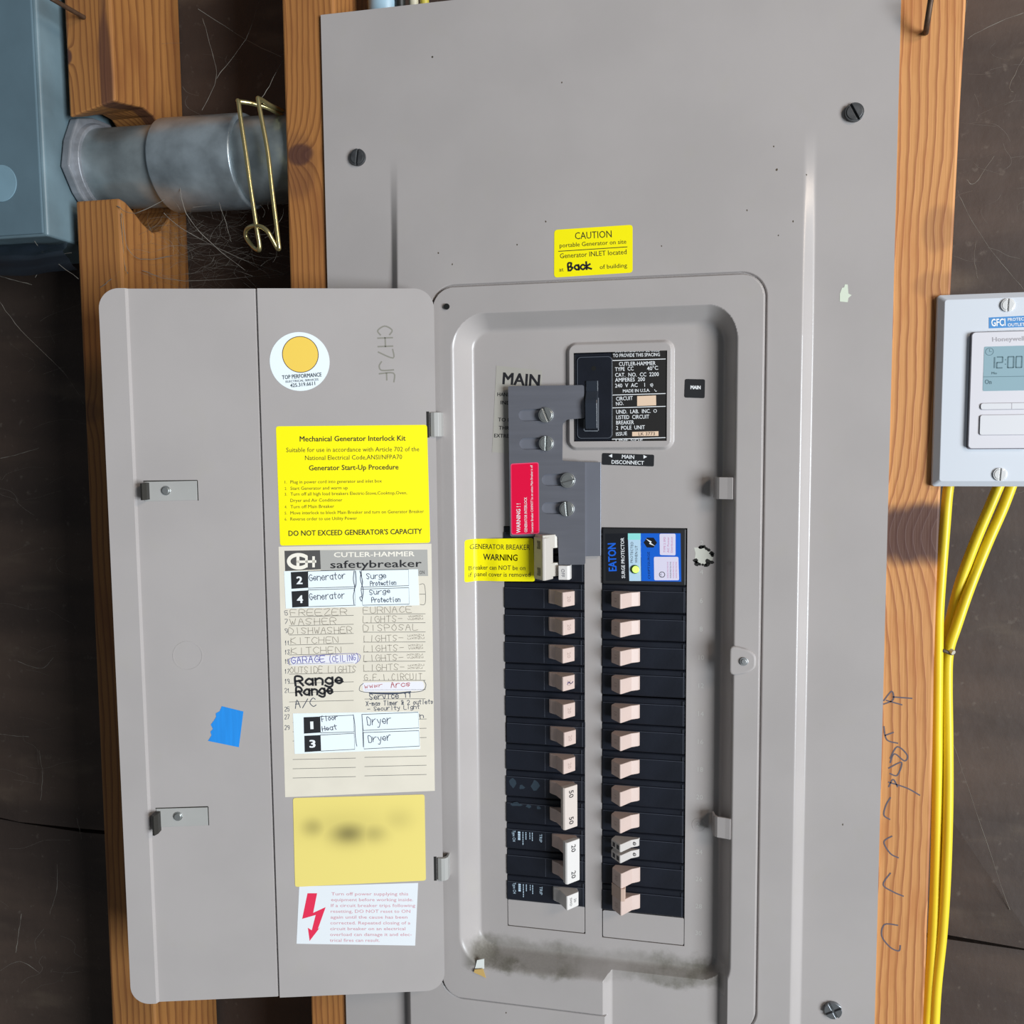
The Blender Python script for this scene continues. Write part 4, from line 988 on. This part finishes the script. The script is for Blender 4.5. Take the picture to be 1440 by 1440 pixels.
for pts in ([(498, 803), (497, 815), (499, 827), (497, 838), (498, 850)], [(500, 803), (501, 820), (498, 830)], [(506, 803), (510, 818), (508, 828), (509, 838), (506, 840), (508, 845)], [(508, 803), (507, 815), (511, 830), (509, 845)]): stroke(le, fr, pts, 1.0, 0, .31, 2)
le.obj('lettering', [INKK, WTXT, PEN], r)
c = [(412, 1003.2), (588.7, 1000.5), (590.8, 1053), (414.5, 1060)]
fr, r, le = strip('circuit_strip', c, [('1', [(427, 1008.5), (450, 1007.5), (451, 1030), (427.5, 1031.5)], [(450, 1007.5), (497, 1005.5), (498, 1029), (451, 1030.5)], [(509, 1004.5), (588, 1001.5), (589, 1023.5), (511, 1027)]),
    ('3', [(428, 1034.5), (450.5, 1033.5), (451.5, 1056), (428.5, 1057.5)], [(450.5, 1033.5), (498, 1031), (499, 1053.5), (451.5, 1056)], [(511, 1030), (589, 1027.3), (590, 1049), (512, 1053)])],
    'white label strip with rows 1 and 3 for floor heat and dryer', [('Floor', (453, 1014.5), (475, 1011.5), 7), ('Heat', (453.5, 1028), (474, 1025), 6.5)], [('Dryer', (517, 1019.5), (550, 1017), 11), ('Dryer', (518.5, 1044), (550, 1040.5), 10)])
for pts in ([(497, 1005), (499, 1018), (499.5, 1032), (501, 1045), (502, 1049)], [(509, 1005), (510, 1020), (510.5, 1035), (511, 1050)]): stroke(le, fr, pts, .9, 0, .31, 2)
le.obj('lettering', [INKK, WTXT, PEN], r)
# yellow label whose writing cannot be made out
c = [(412, 1122), (597, 1117), (599, 1238), (415, 1247)]; fr = dfr(c); sh = MB(); sheet(sh, fr, c, 0, .13, .14, 1.8)
r = thing('yellow_label', fr, 'plain yellow label with illegible dark smudges, below the directory card', 'sticker'); 
ym = bpy.data.materials.new('smudged_yellow'); ym.use_nodes = True; nt = ym.node_tree; bs = nt.nodes['Principled BSDF']; tc = nt.nodes.new('ShaderNodeTexCoord'); sp_ = nt.nodes.new('ShaderNodeSeparateXYZ'); nt.links.new(tc.outputs['Object'], sp_.inputs[0])
sm = None
for (u, v_, ru, rv, s) in ((440, 1163, 17, 14, .45), (490, 1172, 26, 16, .75), (525, 1172, 20, 14, .4), (560, 1152, 22, 16, .2), (480, 1160, 70, 22, .18)):
    x, y = fr.px(u, v_); ax = abs(fr.px(u+ru, v_)[0]-x); ay = abs(fr.px(u, v_+rv)[1]-y)
    dx = mth(nt, 'DIVIDE', mth(nt, 'SUBTRACT', sp_.outputs[0], x*MM), ax*MM); dy = mth(nt, 'DIVIDE', mth(nt, 'SUBTRACT', sp_.outputs[1], y*MM), ay*MM)
    k_ = mth(nt, 'MULTIPLY', mth(nt, 'EXPONENT', mth(nt, 'MULTIPLY', mth(nt, 'ADD', mth(nt, 'MULTIPLY', dx, dx), mth(nt, 'MULTIPLY', dy, dy)), -1.0)), s)
    sm = k_ if sm is None else mth(nt, 'MAXIMUM', sm, k_)
nt.links.new(mixc(nt, sm, lin('#ead77a'), lin('#5b5434')), bs.inputs['Base Color']); bs.inputs['Roughness'].default_value = .45
sh.obj('sheet', ym, r)
# white electric-shock label
c = [(420.8, 1246.5), (588, 1241.5), (583.8, 1329.6), (417, 1327)]; fr = dfr(c); sh = MB(); sheet(sh, fr, c, 0, .1, .02); le = MB()
sheet(le, fr, [(432.5, 1256), (446, 1256), (440.5, 1283.5), (458, 1275.5), (447, 1306.5), (450, 1304), (435.5, 1323), (433, 1304.5), (438.5, 1308), (444, 1286.5), (425, 1292)], 0, .03, .14, 0, 0)
for i, s in enumerate(('Turn off power supplying this', 'equipment before working inside.', 'If a circuit breaker trips following', 'resetting, DO NOT reset to ON', 'again until the cause has been', 'corrected. Repeated closing of a', 'circuit breaker on an electrical', 'overload can damage it and elec-', 'trical fires can result.')):
    x1 = [574, 581, 584, 577, 573, 577, 570, 579, 534][i]; y = 1259+8.15*i
    text(le, fr, s, (466-.25*i, y), (x1, y), 4.4, 0, .18, 1)
sticker('shock_label', fr, 'white electric shock label with a red jagged arrow, lowest on the door', 'sticker', (sh, le), (mat('white_label', '#e2e6ea', .5), [mat('red_arrow', '#e22a50', .5), mat('faded_red', '#cf8f9b', .6)]))
# blue masking tape
c = [(312, 993), (342.4, 1000.5), (336, 1050.7), (292.5, 1041.8), (297.5, 1034), (296, 1029), (299.5, 1025), (296.5, 1019), (301, 1013), (304, 1008), (303.5, 1003), (309, 1000)]
fr = DOORF.at(318, 1022, -1.4); sh = MB(); sheet(sh, fr, c, 0, .14, .03); r = tag(sh.obj('masking_tape', mat('blue_tape', '#1487dd', .7, var=.08, vscale=60, stretch=(8, .5, 1))), 'torn square of bright blue masking tape on the open door', 'tape'); place(r, fr)

# ================================================================== LEFT BAY: box, conduit, hook
BLUEG = mat('blue_grey_enamel', '#687c85', .45, var=.28, vscale=16, bump=.1, bscale=120)
bx = Frame(-340, -10, 246)
box = thing('junction_box', bx, 'blue-grey sheet metal box at the left edge, joined to the pipe', 'junction box')
mb = MB().box(-110, 60, 0, 420, -100, -1.5); mb.obj('body', BLUEG, box, bevel=2.2, seg=3)
mb = MB().prism([(-112, 1.5), (57.5, 1.5), (57.5, 420), (-112, 420)], -1.5, .3); mb.obj('front_cover', mat('blue_grey_cover', '#5c717c', .42, var=.10, vscale=18, bump=.1, bscale=120), box, bevel=1.2)
mb = MB(); kx, ky = bx.px(2, 258, .3); mb.disc(kx, ky, 13, .3, .9, 40); mb.obj('knockout', mat('knockout_blue', '#7c9aa9', .4, var=.1), box, bevel=.5)
mb = MB()
for i in range(9): mb.prism([(random.uniform(-60, 56)+a, random.uniform(60, 400)+b_) for a, b_ in ((0, 0), (1.2, .4), (.8, 1.6), (-.3, 1.2))], .3, .34) if False else None
# conduit, seen through the notch of the stud
GALV = mat('galvanised_steel', '#949da0', .38, .62, var=.35, vscale=35, bump=.12, bscale=200)
GALV2 = mat('galvanised_coupling', '#a2acb2', .34, .62, var=.32, vscale=45, bump=.1, bscale=260)
LOCK = mat('cast_locknut', '#8e9197', .5, .5, var=.3, vscale=60, bump=.2, bscale=200)
cf = Frame(-279, 45, 306); cn = thing('conduit', cf, 'fat galvanised steel conduit crossing through the notched stud', 'conduit')
def cyl_x(x0, x1, r0, r1=None, n=48, dy0=0, dy1=0, inner=None):
    mb = MB(); r1 = r1 or r0; vs = []
    for x, r, dy in ((x0, r0, dy0), (x1, r1, dy1)):
        for i in range(n): a = 2*math.pi*i/n; vs.append((x, dy+r*math.cos(a), r*math.sin(a)))
    mb.add(vs, [(i, (i+1) % n, n+(i+1) % n, n+i)[::-1] for i in range(n)]+[tuple(range(n)), tuple(range(n, 2*n))[::-1]])
    return mb
def slope(x): return .4-x*.021
def pipe(x0, x1, r, name, mt, bev): 
    o = cyl_x(x0, x1, r, r, 56, slope(x0), slope(x1)).obj(name, mt, cn, bevel=bev, seg=3, smooth=True)
    o.modifiers['edge'].angle_limit = math.radians(50)
    return o
pipe(0, 72, 29.4, 'pipe', GALV, .4); pipe(66, 132, 33.6, 'coupling', GALV2, 1.6); pipe(128, 176.5, 30.8, 'pipe', GALV, .4)
mb = MB(); n = 8
P = [(38*(1.04 if i % 2 else .97)*math.cos(i*math.pi/6+.2), 38*(1.04 if i % 2 else .97)*math.sin(i*math.pi/6+.2)) for i in range(12)]
mb.prism([(a+slope(0), b_) for a, b_ in P], .5, 7.5, 0, 'x'); mb.obj('locknut', LOCK, cn, bevel=1.2)
mb = cyl_x(7, 11, 33.4, 32, 48, slope(7), slope(11)); mb.obj('bushing', LOCK, cn, bevel=.5)
# brass-coloured pipe hook over the conduit
fh = wall(-7.5)
def hk(u, v_, y): f_ = Frame(0, y, 0); p = f_.px(u, v_); return Vector((p[0], p[1], -y))
A = [hk(397, 163, 30), hk(372, 150, 18), hk(338, 143, 7), hk(336, 148, 4.5), hk(345, 210, 4), hk(352, 260, 4), hk(361, 320, 6), hk(365, 346, 8), hk(363, 352, 10), hk(355, 346, 14), hk(347, 335, 16), hk(346, 325, 14), hk(352, 319, 10), hk(364, 318, 5), hk(375, 324, 3), hk(383, 337, 5), hk(389, 348, 7), hk(392, 350, 7), hk(391.5, 340, 6), hk(383, 270, 4), hk(376, 210, 4), hk(364, 146, 4.5), hk(365, 139, 7), hk(380, 148, 18), hk(398, 156, 30)]
o0 = A[5]; hr = thing('pipe_hook', Frame(o0.x, -o0.z, o0.y), 'bent brass wire pipe hook hanging over the conduit', 'pipe hook')
MB().tube(smooth_line([p-o0 for p in A], 7), 1.55, 10).obj('wire', mat('brass_wire', '#c5b884', .28, .85), hr, smooth=True)
# dark plastic wrap below the box
fp = Frame(-345, 10, 226); mb = MB(); vs = []; nx, ny = 30, 10
for j in range(ny+1):
    for i in range(nx+1):
        x = -110+i*180/nx; t = j/ny; y = 19-t*20+1.2*math.sin(x*.08+t*3); z = 12*math.sin(t*math.pi)+1.6*math.sin(t*14+x*.02)+1.0*math.sin(x*.21+t*5)-8*t
        vs.append((x, y, z))
mb.add(vs, [(j*(nx+1)+i, (j+1)*(nx+1)+i, (j+1)*(nx+1)+i+1, j*(nx+1)+i+1) for j in range(ny) for i in range(nx)])
mb.v = [(min(x, 69), y, z) for x, y, z in mb.v]
r = tag(mb.obj('plastic_wrap', mat('dark_plastic', '#1d242c', .25, spec=.6), smooth=True), 'shiny dark plastic wrap bunched under the blue-grey box', 'plastic wrap'); place(r, fp)

# ---- nails
RUST = mat('rusty_nail', '#5a4536', .55, .5, var=.3, vscale=200)
def nail(label, pts, r):
    o0 = pts[0]; root = thing('nail', Frame(o0.x, -o0.z, o0.y), label, 'nail')
    MB().tube(smooth_line([p-o0 for p in pts], 6), r, 10).obj('shank', RUST, root, smooth=True)
nail('rusty nail bent upwards out of the pale right-hand stud', [hk(1302, 46, 9.5), hk(1302.5, 42, 4), hk(1305, 25, -2), hk(1311, -14, -8)], 1.7)
nail('rusty nail sticking out of the notched stud at the top left', [hk(119, 25, 9.5), hk(100, 14, -4), hk(72, -2, -22)], 1.6)

# ---- fittings above the panel cover
r = tag(MB().tube([(0, 0, 0), (0, 50, 0)], 11, 24).obj('cable_connector', mat('pale_blue_pvc', '#9fbdce', .4), smooth=True), 'pale blue connector showing above the top edge of the panel cover', 'connector')
place(r, Frame(*[(lambda p: (p[0], 40, 378))(Frame(0, 40, 0).px(540, 2))][0])); 
for (u, y, colr, lab_, rr) in ((563, 36, '#20211f', 'black cable rising above the panel cover beside the pale connector', 3.5), (582, 40, '#cbc4ac', 'cream cable rising above the panel cover', 3.5), (597, 40, '#c9b94a', 'dull yellow cable rising above the panel cover', 3.2)):
    p = Frame(0, y, 0).px(u, 0)
    r = tag(MB().tube([(0, 0, 0), (0, 60, 0)], rr, 12).obj('cable', mat('sheath_'+colr[1:], colr, .5), smooth=True), lab_, 'cable'); place(r, Frame(p[0], y, 378))
# ---- flake of paint lying in the dish
fk = Frame(0, -2.2, 0).at(672, 1358); mb = MB(); sheet(mb, fk, [(671, 1350), (681, 1348), (681, 1362), (668, 1362)], 0, .3, 0, 0, 0); sheet(mb, fk, [(668, 1362), (680, 1361), (684, 1374), (678, 1371), (667, 1366)], 0, .3, 1.0, 0, 1)
r = tag(mb.obj('paint_flake', [mat('flake_white', '#e3e6e2', .6), mat('flake_tan', '#c9a766', .6)]), 'small white and tan flake resting on the dusty bottom of the dish', 'paint flake'); place(r, fk)

# ================================================================== TIMER SWITCH AND YELLOW CABLES
WHT = mat('white_switch', '#cfd4dc', .35)
ft = Frame(355, 9, 66.5); tm = thing('timer_switch', ft, 'white wall timer with grey screen, on the right stud', 'timer switch')
mb = MB(); Wp, Hp = 35.2, 115.2
vs = []
for (ins, z) in ((0, 0), (0, 3.2), (3.4, 6.4)):
    vs += [(x, y, z) for x, y in rrect(-Wp+ins, Wp-ins, ins, Hp-ins, 1.5, 4)]
n = len(vs)//3
mb.add(vs, [(k*n+i, k*n+(i+1) % n, (k+1)*n+(i+1) % n, (k+1)*n+i) for k in range(2) for i in range(n)]+[tuple(range(2*n, 3*n)), tuple(range(n))[::-1]])
mb.obj('wall_plate', WHT, tm, bevel=.6)
mb = MB(); mb.prism(rrect(-17.4, 17.4, 22.6, 92.4, 1.6), 6.3, 6.5, 1); mb.prism(rrect(-16.8, 16.8, 23.2, 91.8, 2), 6.4, 9.2, 0); tb = mb.obj('timer_face', [mat('white_timer', '#d6d4da', .35), mat('gap_grey', '#6e6a72', .6)], tm, bevel=.9)
F2 = 9.3
sc_ = MB(); S = [mat('lcd_blue_grey', '#93aeb8', .15), mat('lcd_segment', '#56737d', .5)]
x0, y1 = ft.px(1384, 487.5, F2); xb, y0 = ft.px(1382, 550, F2)
x0 = (x0+xb)/2
sc_.prism(rrect(x0, x0+27, y0, y1, .8), 9.1, 9.3, 0); 
def seg(d, x, y, w_, h_):
    on = {'0': 'abcdef', '1': 'bc', '2': 'abged'}[d]
    L = {'a': ((0, 1), (1, 1)), 'b': ((1, 1), (1, .5)), 'c': ((1, .5), (1, 0)), 'd': ((0, 0), (1, 0)), 'e': ((0, 0), (0, .5)), 'f': ((0, .5), (0, 1)), 'g': ((0, .5), (1, .5))}
    for k_ in on:
        (a, b_), (c_, d_) = L[k_]; p, q = Vector((x+a*w_, y+b_*h_)), Vector((x+c_*w_, y+d_*h_)); e_ = (q-p)*.1
        sc_.ribbon([p+e_, q-e_], .75, 9.36, 1)
bx_, by_ = ft.px(1400, 517.5, F2)
for d_, dx in (('1', -3.8), ('2', .6), ('0', 6.6), ('0', 11)): seg(d_, bx_+dx, by_, 3.1, 6.4)
for dy in (1.8, 4.4): sc_.box(bx_+5, bx_+5.6, by_+dy, by_+dy+.6, 9.3, 9.36, 1)
text(sc_, ft, 'On', (1385, 540), (1394.5, 540), 6.2, F2, 9.36, 1, .02); text(sc_, ft, 'Mo', (1394.5, 526.3), (1402, 526.3), 3.4, F2, 9.36, 1, .02); stroke(sc_, ft, [(1383, 530), (1445, 529)], .8, F2, 9.36, 1, False)
cx_, cy_ = ft.px(1391.5, 494.5, F2); sc_.ring(cx_, cy_, 2.0, 2.3, 9.3, 9.36, 24, 1); sc_.ribbon([(cx_, cy_+1.4), (cx_, cy_), (cx_+1.1, cy_)], .3, 9.36, 1)
sc_.obj('screen', S, tb)
text_mb = MB(); text(text_mb, ft, 'Honeywell', (1395.5, 480.3), (1441, 478.8), 6.2, F2, 9.24, 0, .02); text_mb.obj('lettering', mat('grey_print', '#a9a5ab', .6), tb)
bmat = mat('button_white', '#d8d8dc', .35); gp = mat('button_gap', '#b2aeb4', .6)
for (v0, v1, u0, split) in ((567.5, 575.8, 1379, True), (584, 611.5, 1378.2, False)):
    xa, ya = ft.px(u0, v0, F2); xb, yb = ft.px(u0, v1, F2)
    mb = MB(); mb.prism(rrect(xa-.5, xa+30, yb-.45, ya+.45, 1.4), 9.1, 9.23, 1); mb.prism(rrect(xa, xa+29.6, yb, ya, 1.2), 9.2, 10.0, 0)
    if split: mb.box(xa+16.6, xa+17.1, yb, ya, 9.9, 10.05, 1)
    mb.obj('button', [bmat, gp], tb, bevel=.3)
gl = MB(); c = [(1390.5, 446.5), (1450, 443.5), (1450, 459.5), (1390.5, 461.8)]; sheet(gl, ft, c, 6.4, .06, 6.42, 0, 0)
text(gl, ft, 'GFCI', (1394, 458.8), (1414, 458), 10.2, 6.4, 6.52, 1, .03); text(gl, ft, 'PROTECTED', (1417, 451.5), (1451, 450), 4.2, 6.4, 6.52, 1, .02); text(gl, ft, 'OUTLET', (1417, 459), (1441, 458), 4.2, 6.4, 6.52, 1, .02)
gl.obj('outlet_label', [mat('label_sky', '#3f86c4', .5), WTXT], tm)
for (u, v_, a) in ((1417, 429, math.radians(88)), (1406, 667, math.radians(87))):
    x, y = ft.px(u, v_, 6.5); slotted(3.9, a, 1.2, mat('white_screw', '#dcdcdc', .3, .2), tm, 'screw', (x, y, 6.2), 1.0)
# the gang box behind the plate, nailed to the stud's side
gbx_ = MB().box(-24, 24, 12, 103, -60, -.5); gbx_.obj('gang_box', mat('blue_plastic', '#7d8791', .5), tm, bevel=1)
YC = mat('yellow_sheath', '#e2cb2e', .38, var=.06, vscale=20)
def cable(pts, label):
    P = [hk(*p) for p in pts]; o0 = P[-1]; r = tag(MB().tube(smooth_line([p-o0 for p in P], 8), 3.25, 14, 0, 1.25).obj('yellow_cable', YC, smooth=True), label, 'cable', 'yellow cables below the timer')
    place(r, Frame(o0.x, -o0.z, o0.y))
cable([(1336, 670, 28), (1332, 700, 27), (1328, 750, 26), (1324, 800, 25), (1320, 860, 26), (1319, 910, 29), (1318, 1000, 32), (1317, 1150, 35), (1313, 1290, 36), (1303, 1445, 36), (1296, 1520, 36)], 'yellow cable nearest the stud, dropping straight from the timer')
cable([(1410, 670, 38), (1393, 710, 38), (1370, 765, 39), (1350, 820, 41), (1337, 870, 43), (1325, 916, 43), (1323, 960, 43), (1324, 1050, 43), (1325, 1160, 44), (1323, 1250, 45), (1314, 1330, 46), (1307, 1445, 47), (1303, 1520, 47)], 'yellow cable in the middle of the three, passing through the tie')
cable([(1427, 670, 44), (1410, 715, 44), (1388, 765, 42), (1364, 825, 38), (1345, 880, 35), (1334, 916, 35), (1332, 960, 35), (1333, 1040, 34), (1333, 1130, 33), (1330, 1230, 33), (1325, 1310, 34), (1316, 1400, 34), (1311, 1520, 34)], 'yellow cable farthest from the stud, bowing out below the timer')
ti = [hk(1317, 912, 29), hk(1327, 915, 27), hk(1338, 919, 29), hk(1339, 917, 42), hk(1328, 913, 49), hk(1318, 909, 44), hk(1317, 912, 29)]
o0 = ti[1]; tr = thing('cable_tie', Frame(o0.x, -o0.z, o0.y), 'dark tie holding the yellow cables together', 'cable tie')
MB().tube(smooth_line([p-o0 for p in ti], 5), 1.2, 8).obj('strap', mat('tie_dark', '#4c4238', .5), tr, smooth=True)
MB().tube([hk(1337, 915, 27)-o0, hk(1341, 918, 25)-o0], 1.6, 8).obj('tail', mat('tie_tail', '#b9b3a4', .4), tr)

# ================================================================== COBWEBS
WEB = mat('cobweb_thread', '#6f6a63', .9)
def web(label, threads, r=.28, fuzz=0, seed=0, area=None):
    rnd = random.Random(seed); mb = MB(); P0 = hk(*threads[0][0])
    for th in threads:
        P = [hk(*p)-P0 for p in th]
        if len(P) == 2: P = [P[0], P[0].lerp(P[1], .5)+Vector((0, -.6, 0)), P[1]]
        Q = smooth_line(P, 5); Q = [Vector(q)+Vector((rnd.uniform(-.3, .3), rnd.uniform(-.3, .3), rnd.uniform(-.3, .3))) for q in Q]
        mb.tube(Q, [r*.72*rnd.uniform(.4, 1.5) for _ in Q], 4)
    if area:
        for _ in range(fuzz):
            u0, v0, u1, v1, ya, yb = area; a = [rnd.uniform(u0, u1), rnd.uniform(v0, v1), rnd.uniform(ya, yb)]; pts = [tuple(a)]
            ang = rnd.uniform(0, 6.28)
            for _k in range(rnd.randint(2, 5)):
                ang += rnd.uniform(-.7, .7); a = [a[0]+19*math.cos(ang), a[1]+9*math.sin(ang), a[2]+rnd.uniform(-4, 4)]; pts.append(tuple(a))
            Q = smooth_line([hk(*p)-P0 for p in pts], 4); mb.tube(Q, rnd.uniform(.03, .085), 3)
    o = mb.obj('cobweb', WEB); tag(o, label, 'cobweb', None, 'stuff'); place(o, Frame(P0.x, -P0.z, P0.y)); return o
web('grey cobwebs hanging below the galvanised conduit', [[(252, 255, 20), (262, 300, 25), (300, 345, 40), (345, 380, 55)], [(172, 300, 8), (180, 350, 10), (205, 365, 30), (250, 358, 60)], [(230, 300, 30), (262, 325, 40), (330, 360, 60), (400, 385, 70)], [(308, 285, 30), (318, 315, 32), (325, 340, 40)], [(200, 380, 30), (260, 395, 60), (400, 385, 80)], [(140, 405, 9), (170, 380, 9)], [(170, 300, 9), (175, 370, 12), (180, 385, 10)], [(165, 290, 8), (190, 300, 8), (232, 280, 12)]],   .32, 240, 3, (200, 285, 400, 400, 20, 88))
web('thin cobweb threads above the conduit between the studs', [[(285, 25, 60), (297, 70, 55), (304, 110, 45), (284, 155, 20)], [(304, 110, 45), (345, 55, 60), (365, 0, 70)], [(278, 12, 60), (345, 55, 80), (395, 80, 30)], [(398, 85, 25), (375, 128, 15), (366, 140, 9)]], .25, 8, 4, (255, 20, 395, 150, 50, 90))
web('long cobweb strands in the dark bay left of the notched stud', [[(0, 425, 40), (30, 465, 45), (90, 525, 60), (118, 568, 70)], [(0, 388, 20), (45, 400, 20)], [(42, 330, 0), (62, 355, 10), (110, 392, 9)], [(50, 390, 20), (62, 358, 10)], [(60, 358, 10), (100, 355, 5)], [(0, 645, 70), (55, 630, 80)], [(25, 930, 80), (58, 940, 85), (75, 925, 90)], [(55, 1055, 80), (60, 1090, 85), (57, 1125, 80)], [(0, 1032, 80), (40, 1036, 80)], [(80, 1215, 85), (80, 1250, 85), (70, 1285, 90)], [(30, 1285, 90), (22, 1340, 88)], [(108, 1150, 85), (115, 1180, 88)], [(0, 1365, 85), (28, 1352, 85), (55, 1368, 90)]], .3, 40, 5, (0, 430, 120, 1400, 60, 92))
web('fine cobweb strands on the dark sheathing above the timer', [[(1346, 268, 20), (1366, 310, 40), (1400, 360, 60), (1440, 408, 70)], [(1398, 220, 70), (1370, 258, 60), (1360, 252, 55)], [(1372, 340, 60), (1370, 365, 65), (1375, 392, 70)], [(1440, 18, 70), (1395, 35, 60), (1360, 55, 20)], [(1360, 0, 10), (1350, 60, 20)], [(1440, 80, 85), (1420, 120, 85), (1425, 130, 85)], [(1440, 690, 60), (1412, 705, 60), (1396, 760, 50), (1372, 796, 38)], [(1340, 1045, 80), (1420, 1280, 92)]], .25, 25, 6, (1365, 30, 1440, 400, 70, 94))
